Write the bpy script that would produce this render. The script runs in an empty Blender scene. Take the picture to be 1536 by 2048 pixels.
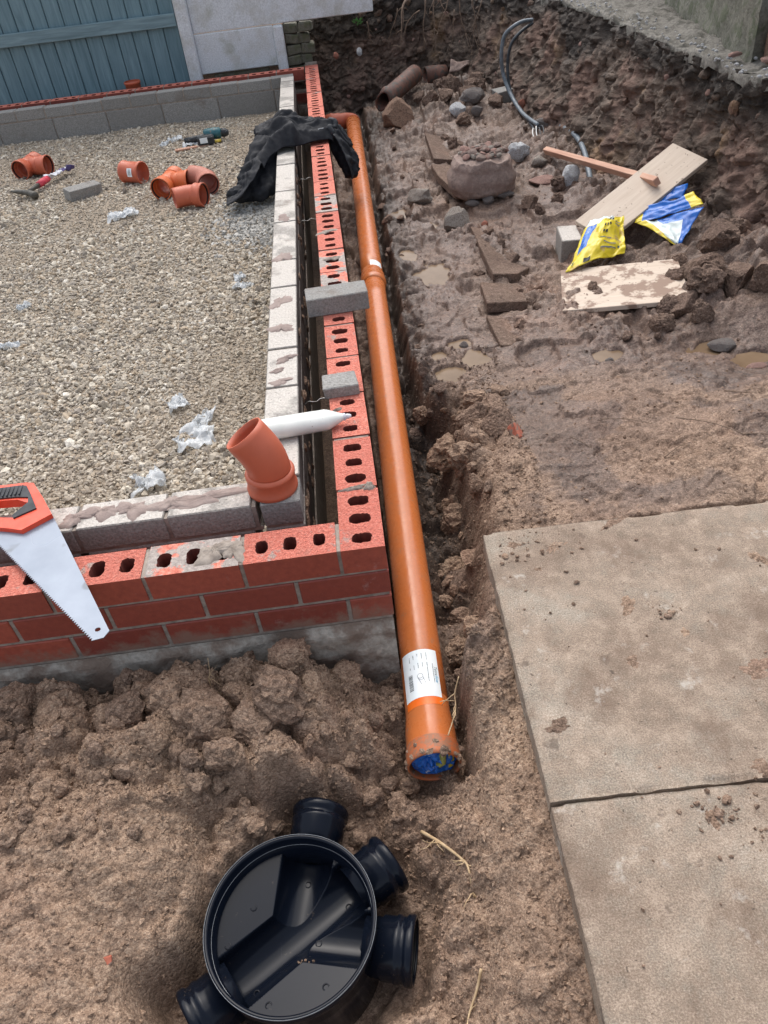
import bpy, bmesh, math, random
import numpy as np
from mathutils import Matrix, Vector
random.seed(7); RNG = np.random.default_rng(11)
R = math.radians
scene = bpy.context.scene
col = scene.collection

# ------------------------------------------------------------------ camera
cd = bpy.data.cameras.new('camera'); cam = bpy.data.objects.new('camera', cd); col.objects.link(cam)
cd.sensor_fit = 'HORIZONTAL'; cd.sensor_width = 36.0; cd.lens = 35.156
cd.clip_start = .02; cd.clip_end = 200
cam.matrix_world = Matrix(((0.99108, 0.13284, -0.01039, -0.0107), (-0.09441, 0.64505, -0.75829, -1.2469),
                           (-0.09403, 0.75251, 0.65184, 1.1719), (0, 0, 0, 1)))
scene.camera = cam
# ------------------------------------------------------------------ sky + sun (overcast)
SUN_EL, SUN_AZ = 58, -3
w = bpy.data.worlds.new('World'); scene.world = w; w.use_nodes = True
nt = w.node_tree; nt.nodes.clear()
sk = nt.nodes.new('ShaderNodeTexSky'); sk.sky_type = 'NISHITA'; sk.sun_disc = False
sk.sun_elevation = R(SUN_EL); sk.sun_rotation = R(SUN_AZ); sk.air_density = 1.0; sk.dust_density = 4.0; sk.ozone_density = 1.0
hs = nt.nodes.new('ShaderNodeHueSaturation'); hs.inputs['Saturation'].default_value = .48
bg = nt.nodes.new('ShaderNodeBackground'); bg.inputs['Strength'].default_value = .15
wo = nt.nodes.new('ShaderNodeOutputWorld')
nt.links.new(sk.outputs[0], hs.inputs['Color']); nt.links.new(hs.outputs[0], bg.inputs['Color']); nt.links.new(bg.outputs[0], wo.inputs[0])
sd = bpy.data.lights.new('sun', 'SUN'); sd.energy = .95; sd.angle = R(85); sd.color = (1, .96, .9)
sun = bpy.data.objects.new('sun', sd); col.objects.link(sun)
az = R(SUN_AZ); dv = Vector((math.sin(az) * math.cos(R(SUN_EL)), math.cos(az) * math.cos(R(SUN_EL)), math.sin(R(SUN_EL))))
sun.rotation_euler = dv.to_track_quat('Z', 'Y').to_euler()
vs = scene.view_settings; vs.view_transform = 'Standard'; vs.look = 'None'; vs.exposure = 0.72; vs.gamma = 1; vs.use_curve_mapping = False

# ------------------------------------------------------------------ noise in numpy
def h2(i, j, s):
    n = (i.astype(np.int64) * 374761393 + j.astype(np.int64) * 668265263 + s * 974634777) & 0xffffffff
    n = ((n ^ (n >> 13)) * 1274126177) & 0xffffffff
    n = ((n ^ (n >> 16)) * 2246822519) & 0xffffffff
    return ((n ^ (n >> 15)) & 0xffffff) / 16777216.0
def vn(x, y, s=0):
    i = np.floor(x); j = np.floor(y); f = x - i; g = y - j
    f = f * f * f * (f * (f * 6 - 15) + 10); g = g * g * g * (g * (g * 6 - 15) + 10)
    a = h2(i, j, s); b = h2(i + 1, j, s); c = h2(i, j + 1, s); d = h2(i + 1, j + 1, s)
    return (a + (b - a) * f) * (1 - g) + (c + (d - c) * f) * g
def fbm(x, y, o=4, s=0, gain=.5):
    t = 0; a = 1; n = 0
    for k in range(o):
        t = t + a * (vn(x, y, s + k * 17) - .5) * 2; n += a; a *= gain
        x, y = (x * .8 - y * .6) * 2.03 + 5.1, (x * .6 + y * .8) * 2.03 + 1.7
    return t / n
def ridge(x, y, o=3, s=0):
    t = 0; a = 1; n = 0
    for k in range(o):
        t = t + a * (1 - np.abs(2 * vn(x, y, s + k * 7) - 1)); n += a; a *= .5
        x, y = (x * .8 - y * .6) * 2.1, (x * .6 + y * .8) * 2.1
    return t / n
def clod(x, y, s=0, fill=.8):
    i = np.floor(x); j = np.floor(y); out = np.zeros_like(x)
    for a in (-1, 0, 1):
        for b in (-1, 0, 1):
            ci = i + a; cj = j + b
            px = ci + h2(ci, cj, s); py = cj + h2(ci, cj, s + 1); r = .35 + .55 * h2(ci, cj, s + 2)
            on = h2(ci, cj, s + 3) < fill
            d = np.sqrt((x - px) ** 2 + (y - py) ** 2) / r
            out = np.maximum(out, np.where(on, r * np.sqrt(np.clip(1 - d * d, 0, 1)), 0))
    return out
def plates(x, y, s=0):
    i = np.floor(x); j = np.floor(y); best = np.full_like(x, 9.0); val = np.zeros_like(x)
    for a in (-1, 0, 1):
        for b in (-1, 0, 1):
            ci = i + a; cj = j + b; px = ci + h2(ci, cj, s); py = cj + h2(ci, cj, s + 1); d = (x - px) ** 2 + (y - py) ** 2
            v = h2(ci, cj, s + 2) + (x - px) * (h2(ci, cj, s + 3) - .5) * .9 + (y - py) * (h2(ci, cj, s + 4) - .5) * .9
            val = np.where(d < best, v, val); best = np.minimum(best, d)
    return val
def h3(i, j, k, s): return h2(i + k * 57, j * 3 + k * 131, s)
def vn3(p, s=0):
    i = np.floor(p); f = p - i; f = f * f * (3 - 2 * f); t = 0
    for a in (0, 1):
        for b in (0, 1):
            for c in (0, 1):
                wgt = (f[:, 0] if a else 1 - f[:, 0]) * (f[:, 1] if b else 1 - f[:, 1]) * (f[:, 2] if c else 1 - f[:, 2])
                t = t + wgt * h3(i[:, 0] + a, i[:, 1] + b, i[:, 2] + c, s)
    return t
def fbm3(p, o=3, s=0):
    t = 0; a = 1; n = 0
    for k in range(o): t = t + a * (vn3(p, s + k) - .5) * 2; n += a; a *= .5; p = p * 2.07 + 3.3
    return t / n
def sstep(a, b, x): t = np.clip((x - a) / (b - a), 0, 1); return t * t * (3 - 2 * t)

# ------------------------------------------------------------------ material helpers
def srgb(r, g, b):
    f = lambda c: (c / 255 / 12.92) if c / 255 <= .04045 else ((c / 255 + .055) / 1.055) ** 2.4
    return (f(r), f(g), f(b), 1)
class NT:
    def __init__(s, name):
        s.m = bpy.data.materials.new(name); s.m.use_nodes = True; s.t = s.m.node_tree; s.t.nodes.clear()
        s.out = s.n('ShaderNodeOutputMaterial'); s.b = s.n('ShaderNodeBsdfPrincipled'); s.l(s.b.outputs[0], s.out.inputs[0])
        s.co = s.n('ShaderNodeTexCoord').outputs['Object']
    def n(s, t): return s.t.nodes.new(t)
    def l(s, a, b): s.t.links.new(a, b)
    def noise(s, scale, detail=4, rough=.55, dist=0, vec=None):
        n = s.n('ShaderNodeTexNoise'); n.inputs['Scale'].default_value = scale; n.inputs['Detail'].default_value = detail
        n.inputs['Roughness'].default_value = rough; n.inputs['Distortion'].default_value = dist
        s.l(vec or s.co, n.inputs['Vector']); return n.outputs[0]
    def voro(s, scale, feat='F1', vec=None):
        n = s.n('ShaderNodeTexVoronoi'); n.feature = feat; n.inputs['Scale'].default_value = scale; s.l(vec or s.co, n.inputs['Vector']); return n.outputs[0]
    def ramp(s, f, stops, const=False):
        r = s.n('ShaderNodeValToRGB'); s.l(f, r.inputs[0]); e = r.color_ramp.elements
        if const: r.color_ramp.interpolation = 'CONSTANT'
        while len(e) < len(stops): e.new(.5)
        for k, (p, c) in enumerate(stops):
            e[k].position = p; e[k].color = c if isinstance(c, tuple) else (c, c, c, 1)
        return r.outputs[0]
    def mix(s, f, a, b, mode='MIX'):
        m = s.n('ShaderNodeMix'); m.data_type = 'RGBA'; m.blend_type = mode
        for v, k in ((f, 0), (a, 6), (b, 7)):
            if isinstance(v, (int, float)): m.inputs[k].default_value = v if k == 0 else (v, v, v, 1)
            elif isinstance(v, tuple): m.inputs[k].default_value = v
            else: s.l(v, m.inputs[k])
        return m.outputs[2]
    def math(s, op, a, b=0, c=0):
        m = s.n('ShaderNodeMath'); m.operation = op
        for k, v in enumerate((a, b, c)):
            if isinstance(v, (int, float)): m.inputs[k].default_value = v
            else: s.l(v, m.inputs[k])
        return m.outputs[0]
    def attr(s, name):
        a = s.n('ShaderNodeAttribute'); a.attribute_name = name; return a
    def rnd(s): return s.n('ShaderNodeObjectInfo').outputs['Random']
    def sep(s, vec):
        x = s.n('ShaderNodeSeparateXYZ'); s.l(vec, x.inputs[0]); return x.outputs
    def worldpos(s): return s.n('ShaderNodeNewGeometry').outputs['Position']
    def bump(s, h, strength=.3, dist=.003):
        b = s.n('ShaderNodeBump'); b.inputs['Strength'].default_value = strength; b.inputs['Distance'].default_value = dist
        s.l(h, b.inputs['Height']); s.l(b.outputs[0], s.b.inputs['Normal'])
    def done(s, color=None, rough=None, **kw):
        for v, k in ((color, 'Base Color'), (rough, 'Roughness')):
            if v is None: continue
            if isinstance(v, (int, float, tuple)): s.b.inputs[k].default_value = v
            else: s.l(v, s.b.inputs[k])
        for k, v in kw.items(): s.b.inputs[k.replace('_', ' ')].default_value = v
        return s.m
MATS = {}
def simple(name, c1, c2, scale=20, rough=.7, bscale=80, bstr=.2, bdist=.002, speck=None, detail=5, **kw):
    n = NT(name); f = n.noise(scale, detail)
    c = n.ramp(f, [(.3, c1), (.7, c2)])
    if speck:
        sp = n.ramp(n.noise(speck[0], 2), [(speck[1], 0.0), (speck[1] + .05, 1.0)]); c = n.mix(sp, c, speck[2])
    r_ = n.ramp(n.noise(scale * .7, 3), [(.3, max(0, rough - .12)), (.7, min(1, rough + .1))])
    if bstr: n.bump(n.noise(bscale, 4, .6), bstr, bdist)
    MATS[name] = n.done(c, r_, **kw); return MATS[name]

# ---- soil
def soil_mat(name, attrs=True, muddy=0.0):
    n = NT(name); P = n.worldpos()
    def cellv(sc):
        v = n.n('ShaderNodeTexVoronoi'); v.inputs['Scale'].default_value = sc; n.l(P, v.inputs['Vector']); return n.sep(v.outputs['Color'])[0], v.outputs['Distance']
    a = n.noise(3.2, 6, .6, vec=P); b = n.noise(34, 7, .7, vec=P); c = n.noise(190, 4, .65, vec=P); g1, d1 = cellv(150); g2, d2 = cellv(420)
    mixv = n.math('ADD', n.math('MULTIPLY', b, .55), n.math('ADD', n.math('MULTIPLY', g1, .22), n.math('MULTIPLY', g2, .23)))
    dry = n.ramp(mixv, [(.22, srgb(100, 81, 67)), (.5, srgb(158, 133, 112)), (.8, srgb(204, 179, 155))])
    dry = n.mix(n.ramp(a, [(.4, 0.0), (.68, .45)]), dry, n.ramp(mixv, [(.25, srgb(114, 90, 76)), (.75, srgb(186, 154, 132))]))
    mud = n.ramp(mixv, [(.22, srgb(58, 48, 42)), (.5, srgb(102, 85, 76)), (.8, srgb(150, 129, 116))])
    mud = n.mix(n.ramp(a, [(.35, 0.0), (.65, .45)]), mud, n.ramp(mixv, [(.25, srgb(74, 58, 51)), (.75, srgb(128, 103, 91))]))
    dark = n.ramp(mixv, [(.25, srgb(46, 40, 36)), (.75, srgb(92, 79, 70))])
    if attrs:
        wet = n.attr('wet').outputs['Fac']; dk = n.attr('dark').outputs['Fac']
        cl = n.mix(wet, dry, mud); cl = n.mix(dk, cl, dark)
    else: cl = n.mix(n.math('MULTIPLY_ADD', n.rnd(), .6 * (1 - muddy), muddy), dry, mud)
    grit = n.ramp(n.noise(260, 2, .5, vec=P), [(.66, 0.0), (.72, .6)]); cl = n.mix(grit, cl, srgb(198, 182, 162))
    blk = n.ramp(n.noise(5.5, 6, .75, vec=P), [(.66, 0.0), (.73, .55)]); cl = n.mix(blk, cl, srgb(66, 58, 54))
    if attrs:
        r0 = n.math('MULTIPLY_ADD', wet, -.48, .93)
        rr = n.math('ADD', r0, n.math('MULTIPLY', n.math('SUBTRACT', n.noise(7, 5, .6, vec=P), .5), 1.1))
        rr = n.math('MAXIMUM', n.math('MINIMUM', rr, 1.0), .25)
    else: rr = .92
    big = n.noise(1.6, 4, .6, vec=P); cl = n.mix(n.ramp(big, [(.36, .42), (.46, 0.0)]), cl, n.mix(1.0, cl, srgb(176, 160, 158), 'MULTIPLY')); cl = n.mix(n.ramp(big, [(.56, 0.0), (.66, .35)]), cl, n.ramp(mixv, [(.25, srgb(118, 90, 76)), (.75, srgb(196, 162, 140))]))
    hgt = n.math('ADD', n.math('MULTIPLY', b, 1.0), n.math('ADD', n.math('MULTIPLY', c, .5), n.math('MULTIPLY', d1, -.35))); n.bump(hgt, 1.0, .009)
    if attrs:
        n.l(n.math('MULTIPLY', n.ramp(n.math('ADD', wet, n.math('SUBTRACT', n.noise(5, 4, .6, vec=P), .5)), [(.6, 0.0), (1.05, 1.0)]), .10), n.b.inputs['Coat Weight']); n.b.inputs['Coat Roughness'].default_value = .28
        bn = [x for x in n.t.nodes if x.bl_idname == 'ShaderNodeBump'][0]; n.l(n.math('MULTIPLY_ADD', wet, -.45, 1.0), bn.inputs['Strength'])
    MATS[name] = n.done(cl, rr, Specular_IOR_Level=.28); return MATS[name]
soil_mat('soil'); soil_mat('clod_soil', False); soil_mat('clod_mud', False, .75)
def bank_mat():
    n = NT('bank_soil'); P = n.worldpos(); b = n.noise(22, 6, .65, vec=P); a = n.noise(3.1, 5, .6, vec=P); c = n.noise(120, 3, vec=P)
    brown = n.ramp(b, [(.25, srgb(60, 50, 44)), (.55, srgb(102, 87, 76)), (.8, srgb(148, 129, 114))])
    red = n.ramp(b, [(.3, srgb(94, 75, 66)), (.7, srgb(150, 122, 109))])
    cl = n.mix(n.ramp(a, [(.48, 0.0), (.6, .8)]), brown, red)
    ochre = n.ramp(n.noise(2.3, 4, vec=P), [(.62, 0.0), (.7, .7)]); cl = n.mix(ochre, cl, srgb(146, 118, 88))
    top = n.attr('top').outputs['Fac']; topsoil = n.ramp(b, [(.3, srgb(38, 34, 31)), (.75, srgb(84, 75, 68))])
    cl = n.mix(top, cl, topsoil)
    st = n.ramp(n.noise(85, 2, vec=P), [(.7, 0.0), (.74, .6)]); cl = n.mix(st, cl, srgb(168, 156, 142))
    n.bump(n.math('ADD', b, n.math('MULTIPLY', c, .4)), 1.0, .02)
    MATS['bank'] = n.done(cl, n.ramp(a, [(.3, .55), (.7, .95)]), Specular_IOR_Level=.3)
bank_mat()
# ---- gravel
def gravel_mat():
    n = NT('gravel_stone'); t = n.attr('tint').outputs['Color']; v = n.noise(180, 4, .6, vec=n.worldpos())
    cl = n.mix(.55, t, n.mix(1.0, t, n.ramp(v, [(.3, .45), (.75, 1.35)]), 'MULTIPLY')); n.bump(v, .35, .002)
    MATS['gravel'] = n.done(cl, .82)
gravel_mat()
simple('gravel_bed', srgb(124, 112, 97), srgb(168, 154, 136), 120, .95, 220, .9, .006)
# ---- masonry
def brick_mats():
    n = NT('brick_top'); b = n.noise(120, 5, .7); a = n.noise(22, 4); r = n.rnd()
    c = n.ramp(b, [(.25, srgb(158, 80, 65)), (.5, srgb(212, 122, 103)), (.8, srgb(236, 174, 157))])
    c = n.mix(n.math('MULTIPLY', r, .55), c, srgb(178, 98, 84)); c = n.mix(n.ramp(n.noise(13, 6, .7, vec=n.worldpos()), [(.56, 0.0), (.68, .5)]), c, srgb(150, 112, 98))
    P = n.worldpos(); mm = n.math('ADD', n.noise(9, 5, .65, vec=P), n.math('MULTIPLY', n.noise(60, 3, vec=P), .12))
    c = n.mix(n.ramp(mm, [(.66, 0.0), (.71, .85)]), c, srgb(158, 146, 138))
    n.bump(n.math('ADD', b, n.math('MULTIPLY', n.voro(170), .6)), .9, .006); MATS['brick_top'] = n.done(c, .93)
    n = NT('brick_mortared'); b = n.noise(70, 5, .7); P = n.worldpos()
    mm = n.math('ADD', n.noise(11, 4, .6, vec=P), n.math('MULTIPLY', n.noise(90, 3, vec=P), .1))
    red = n.ramp(b, [(.25, srgb(158, 80, 65)), (.5, srgb(212, 122, 103)), (.8, srgb(236, 174, 157))])
    mo = n.ramp(b, [(.3, srgb(132, 122, 116)), (.7, srgb(186, 176, 168))])
    c = n.mix(n.ramp(mm, [(.49, 0.0), (.54, 1.0)]), red, mo); n.bump(n.math('ADD', b, mm), .8, .006); MATS['brick_mortared'] = n.done(c, .93)
    n = NT('brick_face'); r = n.rnd(); b = n.noise(60, 5, .65); sx = n.noise(14, 5, .6)
    c = n.mix(r, srgb(126, 58, 48), srgb(166, 82, 64)); c = n.mix(n.ramp(b, [(.35, 0.0), (.7, .5)]), c, srgb(112, 50, 42))
    P = n.worldpos(); z = n.sep(P)[2]
    low = n.ramp(n.math('ADD', n.math('MULTIPLY', z, -2.2), n.math('MULTIPLY', n.noise(16, 6, .7, vec=P), .55)), [(.70, 0.0), (.80, .75)])
    c = n.mix(low, c, srgb(136, 112, 98))
    eff = n.ramp(n.noise(6.5, 6, .7, vec=P), [(.64, 0.0), (.74, .55)]); c = n.mix(eff, c, srgb(186, 168, 166))
    sp = n.ramp(n.noise(240, 2, vec=P), [(.72, 0.0), (.76, .7)]); c = n.mix(sp, c, srgb(178, 140, 122))
    n.bump(n.math('ADD', b, n.noise(300, 2)), .25, .002); MATS['brick_face'] = n.done(c, n.ramp(sx, [(.3, .42), (.7, .7)]))
    MATS['brick_hole'] = simple('brick_hole', srgb(92, 44, 37), srgb(130, 64, 52), 60, .95)
brick_mats()
simple('mortar', srgb(124, 114, 105), srgb(166, 155, 144), 45, .95, 200, .5, .003)
simple('mortar_fresh', srgb(128, 112, 106), srgb(158, 142, 134), 25, .8, 90, .5, .004)
def block_mat(name, c1, c2, white):
    n = NT(name); P = n.worldpos(); b = n.noise(150, 4, .7, vec=P); a = n.noise(9, 5, .6, vec=P); r = n.rnd()
    c = n.ramp(b, [(.28, c1), (.72, c2)]); c = n.mix(n.math('MULTIPLY', r, .45), c, c1)
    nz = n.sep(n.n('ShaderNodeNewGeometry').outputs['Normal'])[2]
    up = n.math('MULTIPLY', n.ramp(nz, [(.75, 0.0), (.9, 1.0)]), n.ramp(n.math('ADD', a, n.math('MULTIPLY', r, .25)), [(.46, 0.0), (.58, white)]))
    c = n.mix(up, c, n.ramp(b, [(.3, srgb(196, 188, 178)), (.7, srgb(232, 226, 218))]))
    st = n.ramp(n.noise(5, 5, .65, vec=P), [(.58, 0.0), (.68, .5)]); c = n.mix(st, c, srgb(112, 98, 88))
    pit = n.ramp(n.voro(90, vec=P), [(.08, .8), (.16, 0.0)]); c = n.mix(pit, c, srgb(84, 78, 72))
    if name == 'block':   # dark brown patches over the faces on the cavity side
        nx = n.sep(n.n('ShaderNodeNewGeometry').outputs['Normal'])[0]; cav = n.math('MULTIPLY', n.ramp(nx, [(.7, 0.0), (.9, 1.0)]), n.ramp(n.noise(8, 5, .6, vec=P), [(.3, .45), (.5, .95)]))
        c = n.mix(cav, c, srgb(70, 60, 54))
    n.bump(n.math('ADD', b, n.math('MULTIPLY', n.voro(90, vec=P), .8)), .6, .004); MATS[name] = n.done(c, .93)
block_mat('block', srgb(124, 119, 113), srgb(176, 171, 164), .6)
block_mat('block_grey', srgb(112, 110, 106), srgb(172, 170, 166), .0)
def render_mat():
    n = NT('footing_concrete'); P = n.worldpos(); b = n.noise(60, 5, .65, vec=P); z = n.sep(P)[2]
    c = n.ramp(b, [(.25, srgb(144, 138, 128)), (.75, srgb(198, 190, 178))])
    s = n.ramp(n.math('ADD', n.noise(7, 6, .65, vec=P), n.math('MULTIPLY', z, .0)), [(.44, 0.0), (.56, .8)]); c = n.mix(s, c, srgb(118, 98, 84))
    n.bump(b, .7, .006); MATS['footing'] = n.done(c, .95)
render_mat()
def slab_mat():
    n = NT('paving_slab'); P = n.worldpos(); f = n.noise(300, 4, .75, vec=P); b = n.noise(20, 8, .75, vec=P); a = n.noise(4.4, 6, .62, vec=P); px = n.sep(P)[0]
    c = n.ramp(n.math('ADD', n.math('MULTIPLY', f, .6), n.math('MULTIPLY', b, .4)), [(.36, srgb(116, 107, 95)), (.5, srgb(168, 157, 142)), (.63, srgb(214, 204, 190))])
    film = n.math('ADD', n.math('MULTIPLY', a, .5), n.math('MULTIPLY', b, .5)); film = n.math('ADD', film, n.math('MULTIPLY', n.math('SUBTRACT', px, .42), .12))
    mudc = n.ramp(n.math('ADD', n.math('MULTIPLY', f, .5), n.math('MULTIPLY', b, .5)), [(.36, srgb(96, 81, 68)), (.5, srgb(140, 121, 104)), (.63, srgb(184, 165, 146))])
    c = n.mix(n.ramp(film, [(.40, .05), (.455, .5), (.51, .8), (.60, .95)]), c, mudc)
    sp = n.ramp(n.noise(15, 4, .55, vec=P), [(.66, 0.0), (.70, .7)]); c = n.mix(sp, c, srgb(98, 84, 74))
    dk = n.ramp(n.noise(5.3, 7, .68, .4, vec=P), [(.50, 0.0), (.66, .75)]); c = n.mix(dk, c, n.ramp(f, [(.3, srgb(92, 75, 62)), (.7, srgb(136, 115, 98))]))
    wh = n.ramp(n.noise(11, 7, .72, vec=P), [(.60, 0.0), (.68, .5)]); c = n.mix(wh, c, srgb(204, 198, 188))
    st = n.ramp(n.noise(70, 2, vec=P), [(.71, 0.0), (.75, .8)]); c = n.mix(st, c, srgb(80, 69, 60))
    n.bump(n.math('ADD', n.math('MULTIPLY', f, .9), b), .7, .005); MATS['slab'] = n.done(c, n.ramp(film, [(.4, .95), (.65, .75)]))
slab_mat()
def panel_mat():
    n = NT('concrete_panel'); P = n.worldpos(); f = n.noise(110, 5, .7, vec=P); b = n.noise(7, 5, .6, vec=P)
    c = n.ramp(f, [(.3, srgb(190, 194, 198)), (.7, srgb(236, 240, 244))]); c = n.mix(n.ramp(b, [(.45, 0.0), (.75, .6)]), c, srgb(168, 164, 148))
    gr = n.ramp(n.noise(3.1, 5, .7, vec=P), [(.58, 0.0), (.72, .5)]); c = n.mix(gr, c, srgb(132, 136, 108))
    n.bump(f, .5, .004); MATS['panel'] = n.done(c, .92)
panel_mat()
def wood(name, c1, c2, axis, scale=14, rough=.75):
    n = NT(name); mp = n.n('ShaderNodeMapping'); s = [scale * 3] * 3; s[axis] = scale * .22; mp.inputs['Scale'].default_value = s
    n.l(n.co, mp.inputs['Vector']); add = n.n('ShaderNodeVectorMath'); n.l(mp.outputs[0], add.inputs[0])
    cb = n.n('ShaderNodeCombineXYZ'); r = n.rnd()
    for k in range(3): n.l(n.math('MULTIPLY', r, 37 + k), cb.inputs[k])
    n.l(cb.outputs[0], add.inputs[1]); v = n.noise(1, 6, .65, .7, vec=add.outputs[0])
    c = n.ramp(v, [(.3, c1), (.7, c2)]); c = n.mix(n.math('MULTIPLY', r, .3), c, c1)
    n.bump(v, .4, .003); MATS[name] = n.done(c, rough)
wood('fence_wood', srgb(90, 118, 128), srgb(130, 158, 168), 2)
wood('fence_rail', srgb(98, 122, 130), srgb(138, 164, 172), 0)
wood('batten_wood', srgb(170, 124, 102), srgb(208, 170, 146), 0, 12)
def board_mat(name, dirt):
    n = NT(name); mp = n.n('ShaderNodeMapping'); mp.inputs['Scale'].default_value = (5, 60, 30); n.l(n.co, mp.inputs['Vector'])
    v = n.noise(1, 5, .6, .4, vec=mp.outputs[0]); c = n.ramp(v, [(.2, srgb(186, 168, 150)), (.8, srgb(208, 194, 178))])
    m = n.ramp(n.noise(9, 6, .68), [(dirt, 0.0), (dirt + .06, .9)]); c = n.mix(m, c, srgb(132, 108, 93))
    sp = n.ramp(n.noise(55, 2), [(.68, 0.0), (.72, .8)]); c = n.mix(sp, c, srgb(112, 92, 80)); n.bump(v, .2, .001); MATS[name] = n.done(c, .8)
board_mat('ply_clean', .66); board_mat('ply_dirty', .49)
# ---- plastics etc
def pvc(name, c, dirt=.0, rough=.3, dcol=(150, 118, 96)):
    n = NT(name); P = n.worldpos(); b = n.noise(26, 5, .6, vec=P); f = n.noise(150, 4, .6, vec=P)
    cc = n.mix(n.ramp(b, [(.35, 0.0), (.75, .22)]), c, tuple(x * .72 for x in c[:3]) + (1,))
    th = .74 - dirt * .3
    d = n.ramp(n.math('ADD', n.math('MULTIPLY', b, .55), n.math('MULTIPLY', f, .45)), [(th - .08, 0.0), (th, .75)]); cc = n.mix(d, cc, srgb(*dcol))
    mp = n.n('ShaderNodeMapping'); mp.inputs['Scale'].default_value = (160, 9, 60); mp.inputs['Rotation'].default_value = (0, 0, .5); n.l(P, mp.inputs['Vector'])
    scr = n.ramp(n.noise(1, 3, .5, vec=mp.outputs[0]), [(.74, 0.0), (.77, .35)]); cc = n.mix(scr, cc, tuple(min(1, x * 1.8 + .02) for x in c[:3]) + (1,))
    rr = n.ramp(b, [(.3, rough), (.75, rough + (.1 if name == 'black_plastic' else .22))]); n.bump(n.noise(9, 2, vec=P), .05, .002); MATS[name] = n.done(cc, rr, Specular_IOR_Level=.2 if name == 'black_plastic' else .5)
pvc('pipe_orange', srgb(194, 110, 58), .26, .19)
pvc('fitting_orange', srgb(190, 98, 70), .1, .38); pvc('fitting_bright', srgb(206, 104, 56), .1, .36); pvc('fitting_dull', srgb(178, 112, 94), .25, .5)
pvc('pipe_muddy', srgb(186, 102, 58), .62, .45, (142, 108, 86))
pvc('black_plastic', srgb(15, 20, 30), .1, .12, (92, 82, 72))
simple('rubber', srgb(16, 16, 17), srgb(30, 30, 30), 40, .55)
simple('bright_edge', srgb(92, 96, 100), srgb(122, 126, 130), 40, .35)
simple('white_plastic', srgb(200, 205, 200), srgb(226, 229, 224), 12, .38, 20, .05, speck=(70, .68, srgb(150, 140, 130)))
simple('label_white', srgb(228, 236, 238), srgb(240, 244, 245), 30, .5, 60, .02)
simple('orange_tape', srgb(234, 104, 20), srgb(244, 120, 34), 30, .4, 60, .05)
simple('ink_grey', srgb(96, 102, 108), srgb(116, 120, 126), 30, .7, 60, 0)
simple('ink_black', srgb(36, 40, 44), srgb(50, 54, 58), 30, .7, 60, 0)
simple('ink_blue', srgb(60, 158, 198), srgb(80, 172, 208), 30, .6, 60, 0)
simple('ink_teal', srgb(34, 74, 88), srgb(46, 92, 104), 30, .6, 60, 0)
simple('jacket_cloth', srgb(12, 15, 22), srgb(21, 25, 34), 60, .8, 400, .3, .001)
simple('jacket_trim', srgb(30, 34, 40), srgb(44, 48, 54), 60, .7, 300, .2, .001)
simple('saw_steel', srgb(120, 130, 144), srgb(152, 161, 174), 5, .34, 60, .05, .001, speck=(14, .66, srgb(116, 122, 130)), Metallic=.2)
simple('saw_orange', srgb(226, 68, 40), srgb(238, 86, 56), 40, .45, 200, .1)
simple('saw_black', srgb(32, 36, 42), srgb(48, 52, 58), 40, .6, 200, .2)
simple('drill_teal', srgb(30, 84, 92), srgb(48, 104, 112), 30, .4, speck=(60, .62, srgb(120, 112, 104)))
simple('drill_black', srgb(28, 32, 36), srgb(52, 56, 60), 30, .5, speck=(60, .62, srgb(96, 92, 88)))
simple('hammer_iron', srgb(58, 56, 50), srgb(84, 80, 72), 40, .6)
simple('hammer_red', srgb(190, 52, 70), srgb(212, 74, 90), 40, .5)
simple('rag_white', srgb(196, 198, 206), srgb(226, 228, 232), 30, .8)
simple('rag_purple', srgb(66, 56, 104), srgb(86, 74, 122), 30, .8)
simple('yellow_plastic', srgb(206, 178, 66), srgb(222, 198, 88), 30, .5)
simple('cable_grey', srgb(84, 94, 102), srgb(120, 130, 138), 40, .45)
simple('cable_dark', srgb(46, 52, 58), srgb(70, 76, 82), 40, .5)
simple('wire_white', srgb(214, 214, 210), srgb(230, 230, 226), 30, .6)
simple('steel_tie', srgb(150, 150, 146), srgb(186, 186, 182), 30, .4, Metallic=.6)
simple('clay_pipe', srgb(78, 58, 51), srgb(122, 84, 70), 18, .7, 60, .3, .004, speck=(30, .52, srgb(78, 70, 64)))
simple('terracotta', srgb(140, 78, 60), srgb(176, 100, 78), 60, .9, 60, .4, .004, speck=(40, .5, srgb(118, 98, 86)))
def rock(name, c1, c2, c3):
    n = NT(name); b = n.noise(60, 6, .7); a = n.noise(14, 5, .6); c = n.ramp(b, [(.28, c1), (.72, c2)])
    c = n.mix(n.ramp(a, [(.5, 0.0), (.6, .85)]), c, c3); n.bump(n.math('ADD', b, a), .8, .008); MATS[name] = n.done(c, .92)
rock('rock_concrete', srgb(128, 118, 108), srgb(190, 182, 172), srgb(112, 94, 84))
rock('rock_white', srgb(176, 180, 184), srgb(218, 220, 222), srgb(134, 124, 114))
rock('rock_brown', srgb(122, 96, 80), srgb(168, 138, 116), srgb(104, 84, 72))
rock('rock_mud', srgb(118, 101, 93), srgb(164, 145, 135), srgb(136, 116, 107))
rock('rock_grey', srgb(96, 92, 90), srgb(138, 132, 128), srgb(104, 88, 80))
rock('rock_pink', srgb(148, 112, 102), srgb(188, 154, 142), srgb(122, 98, 90))
rock('old_slab', srgb(84, 72, 64), srgb(130, 114, 102), srgb(102, 85, 76))
rock('mossy_masonry', srgb(74, 72, 62), srgb(126, 122, 108), srgb(86, 88, 66))
rock('upper_concrete', srgb(74, 72, 67), srgb(142, 138, 130), srgb(72, 70, 63))
rock('old_wall', srgb(86, 86, 76), srgb(138, 136, 124), srgb(88, 94, 74))
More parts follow.
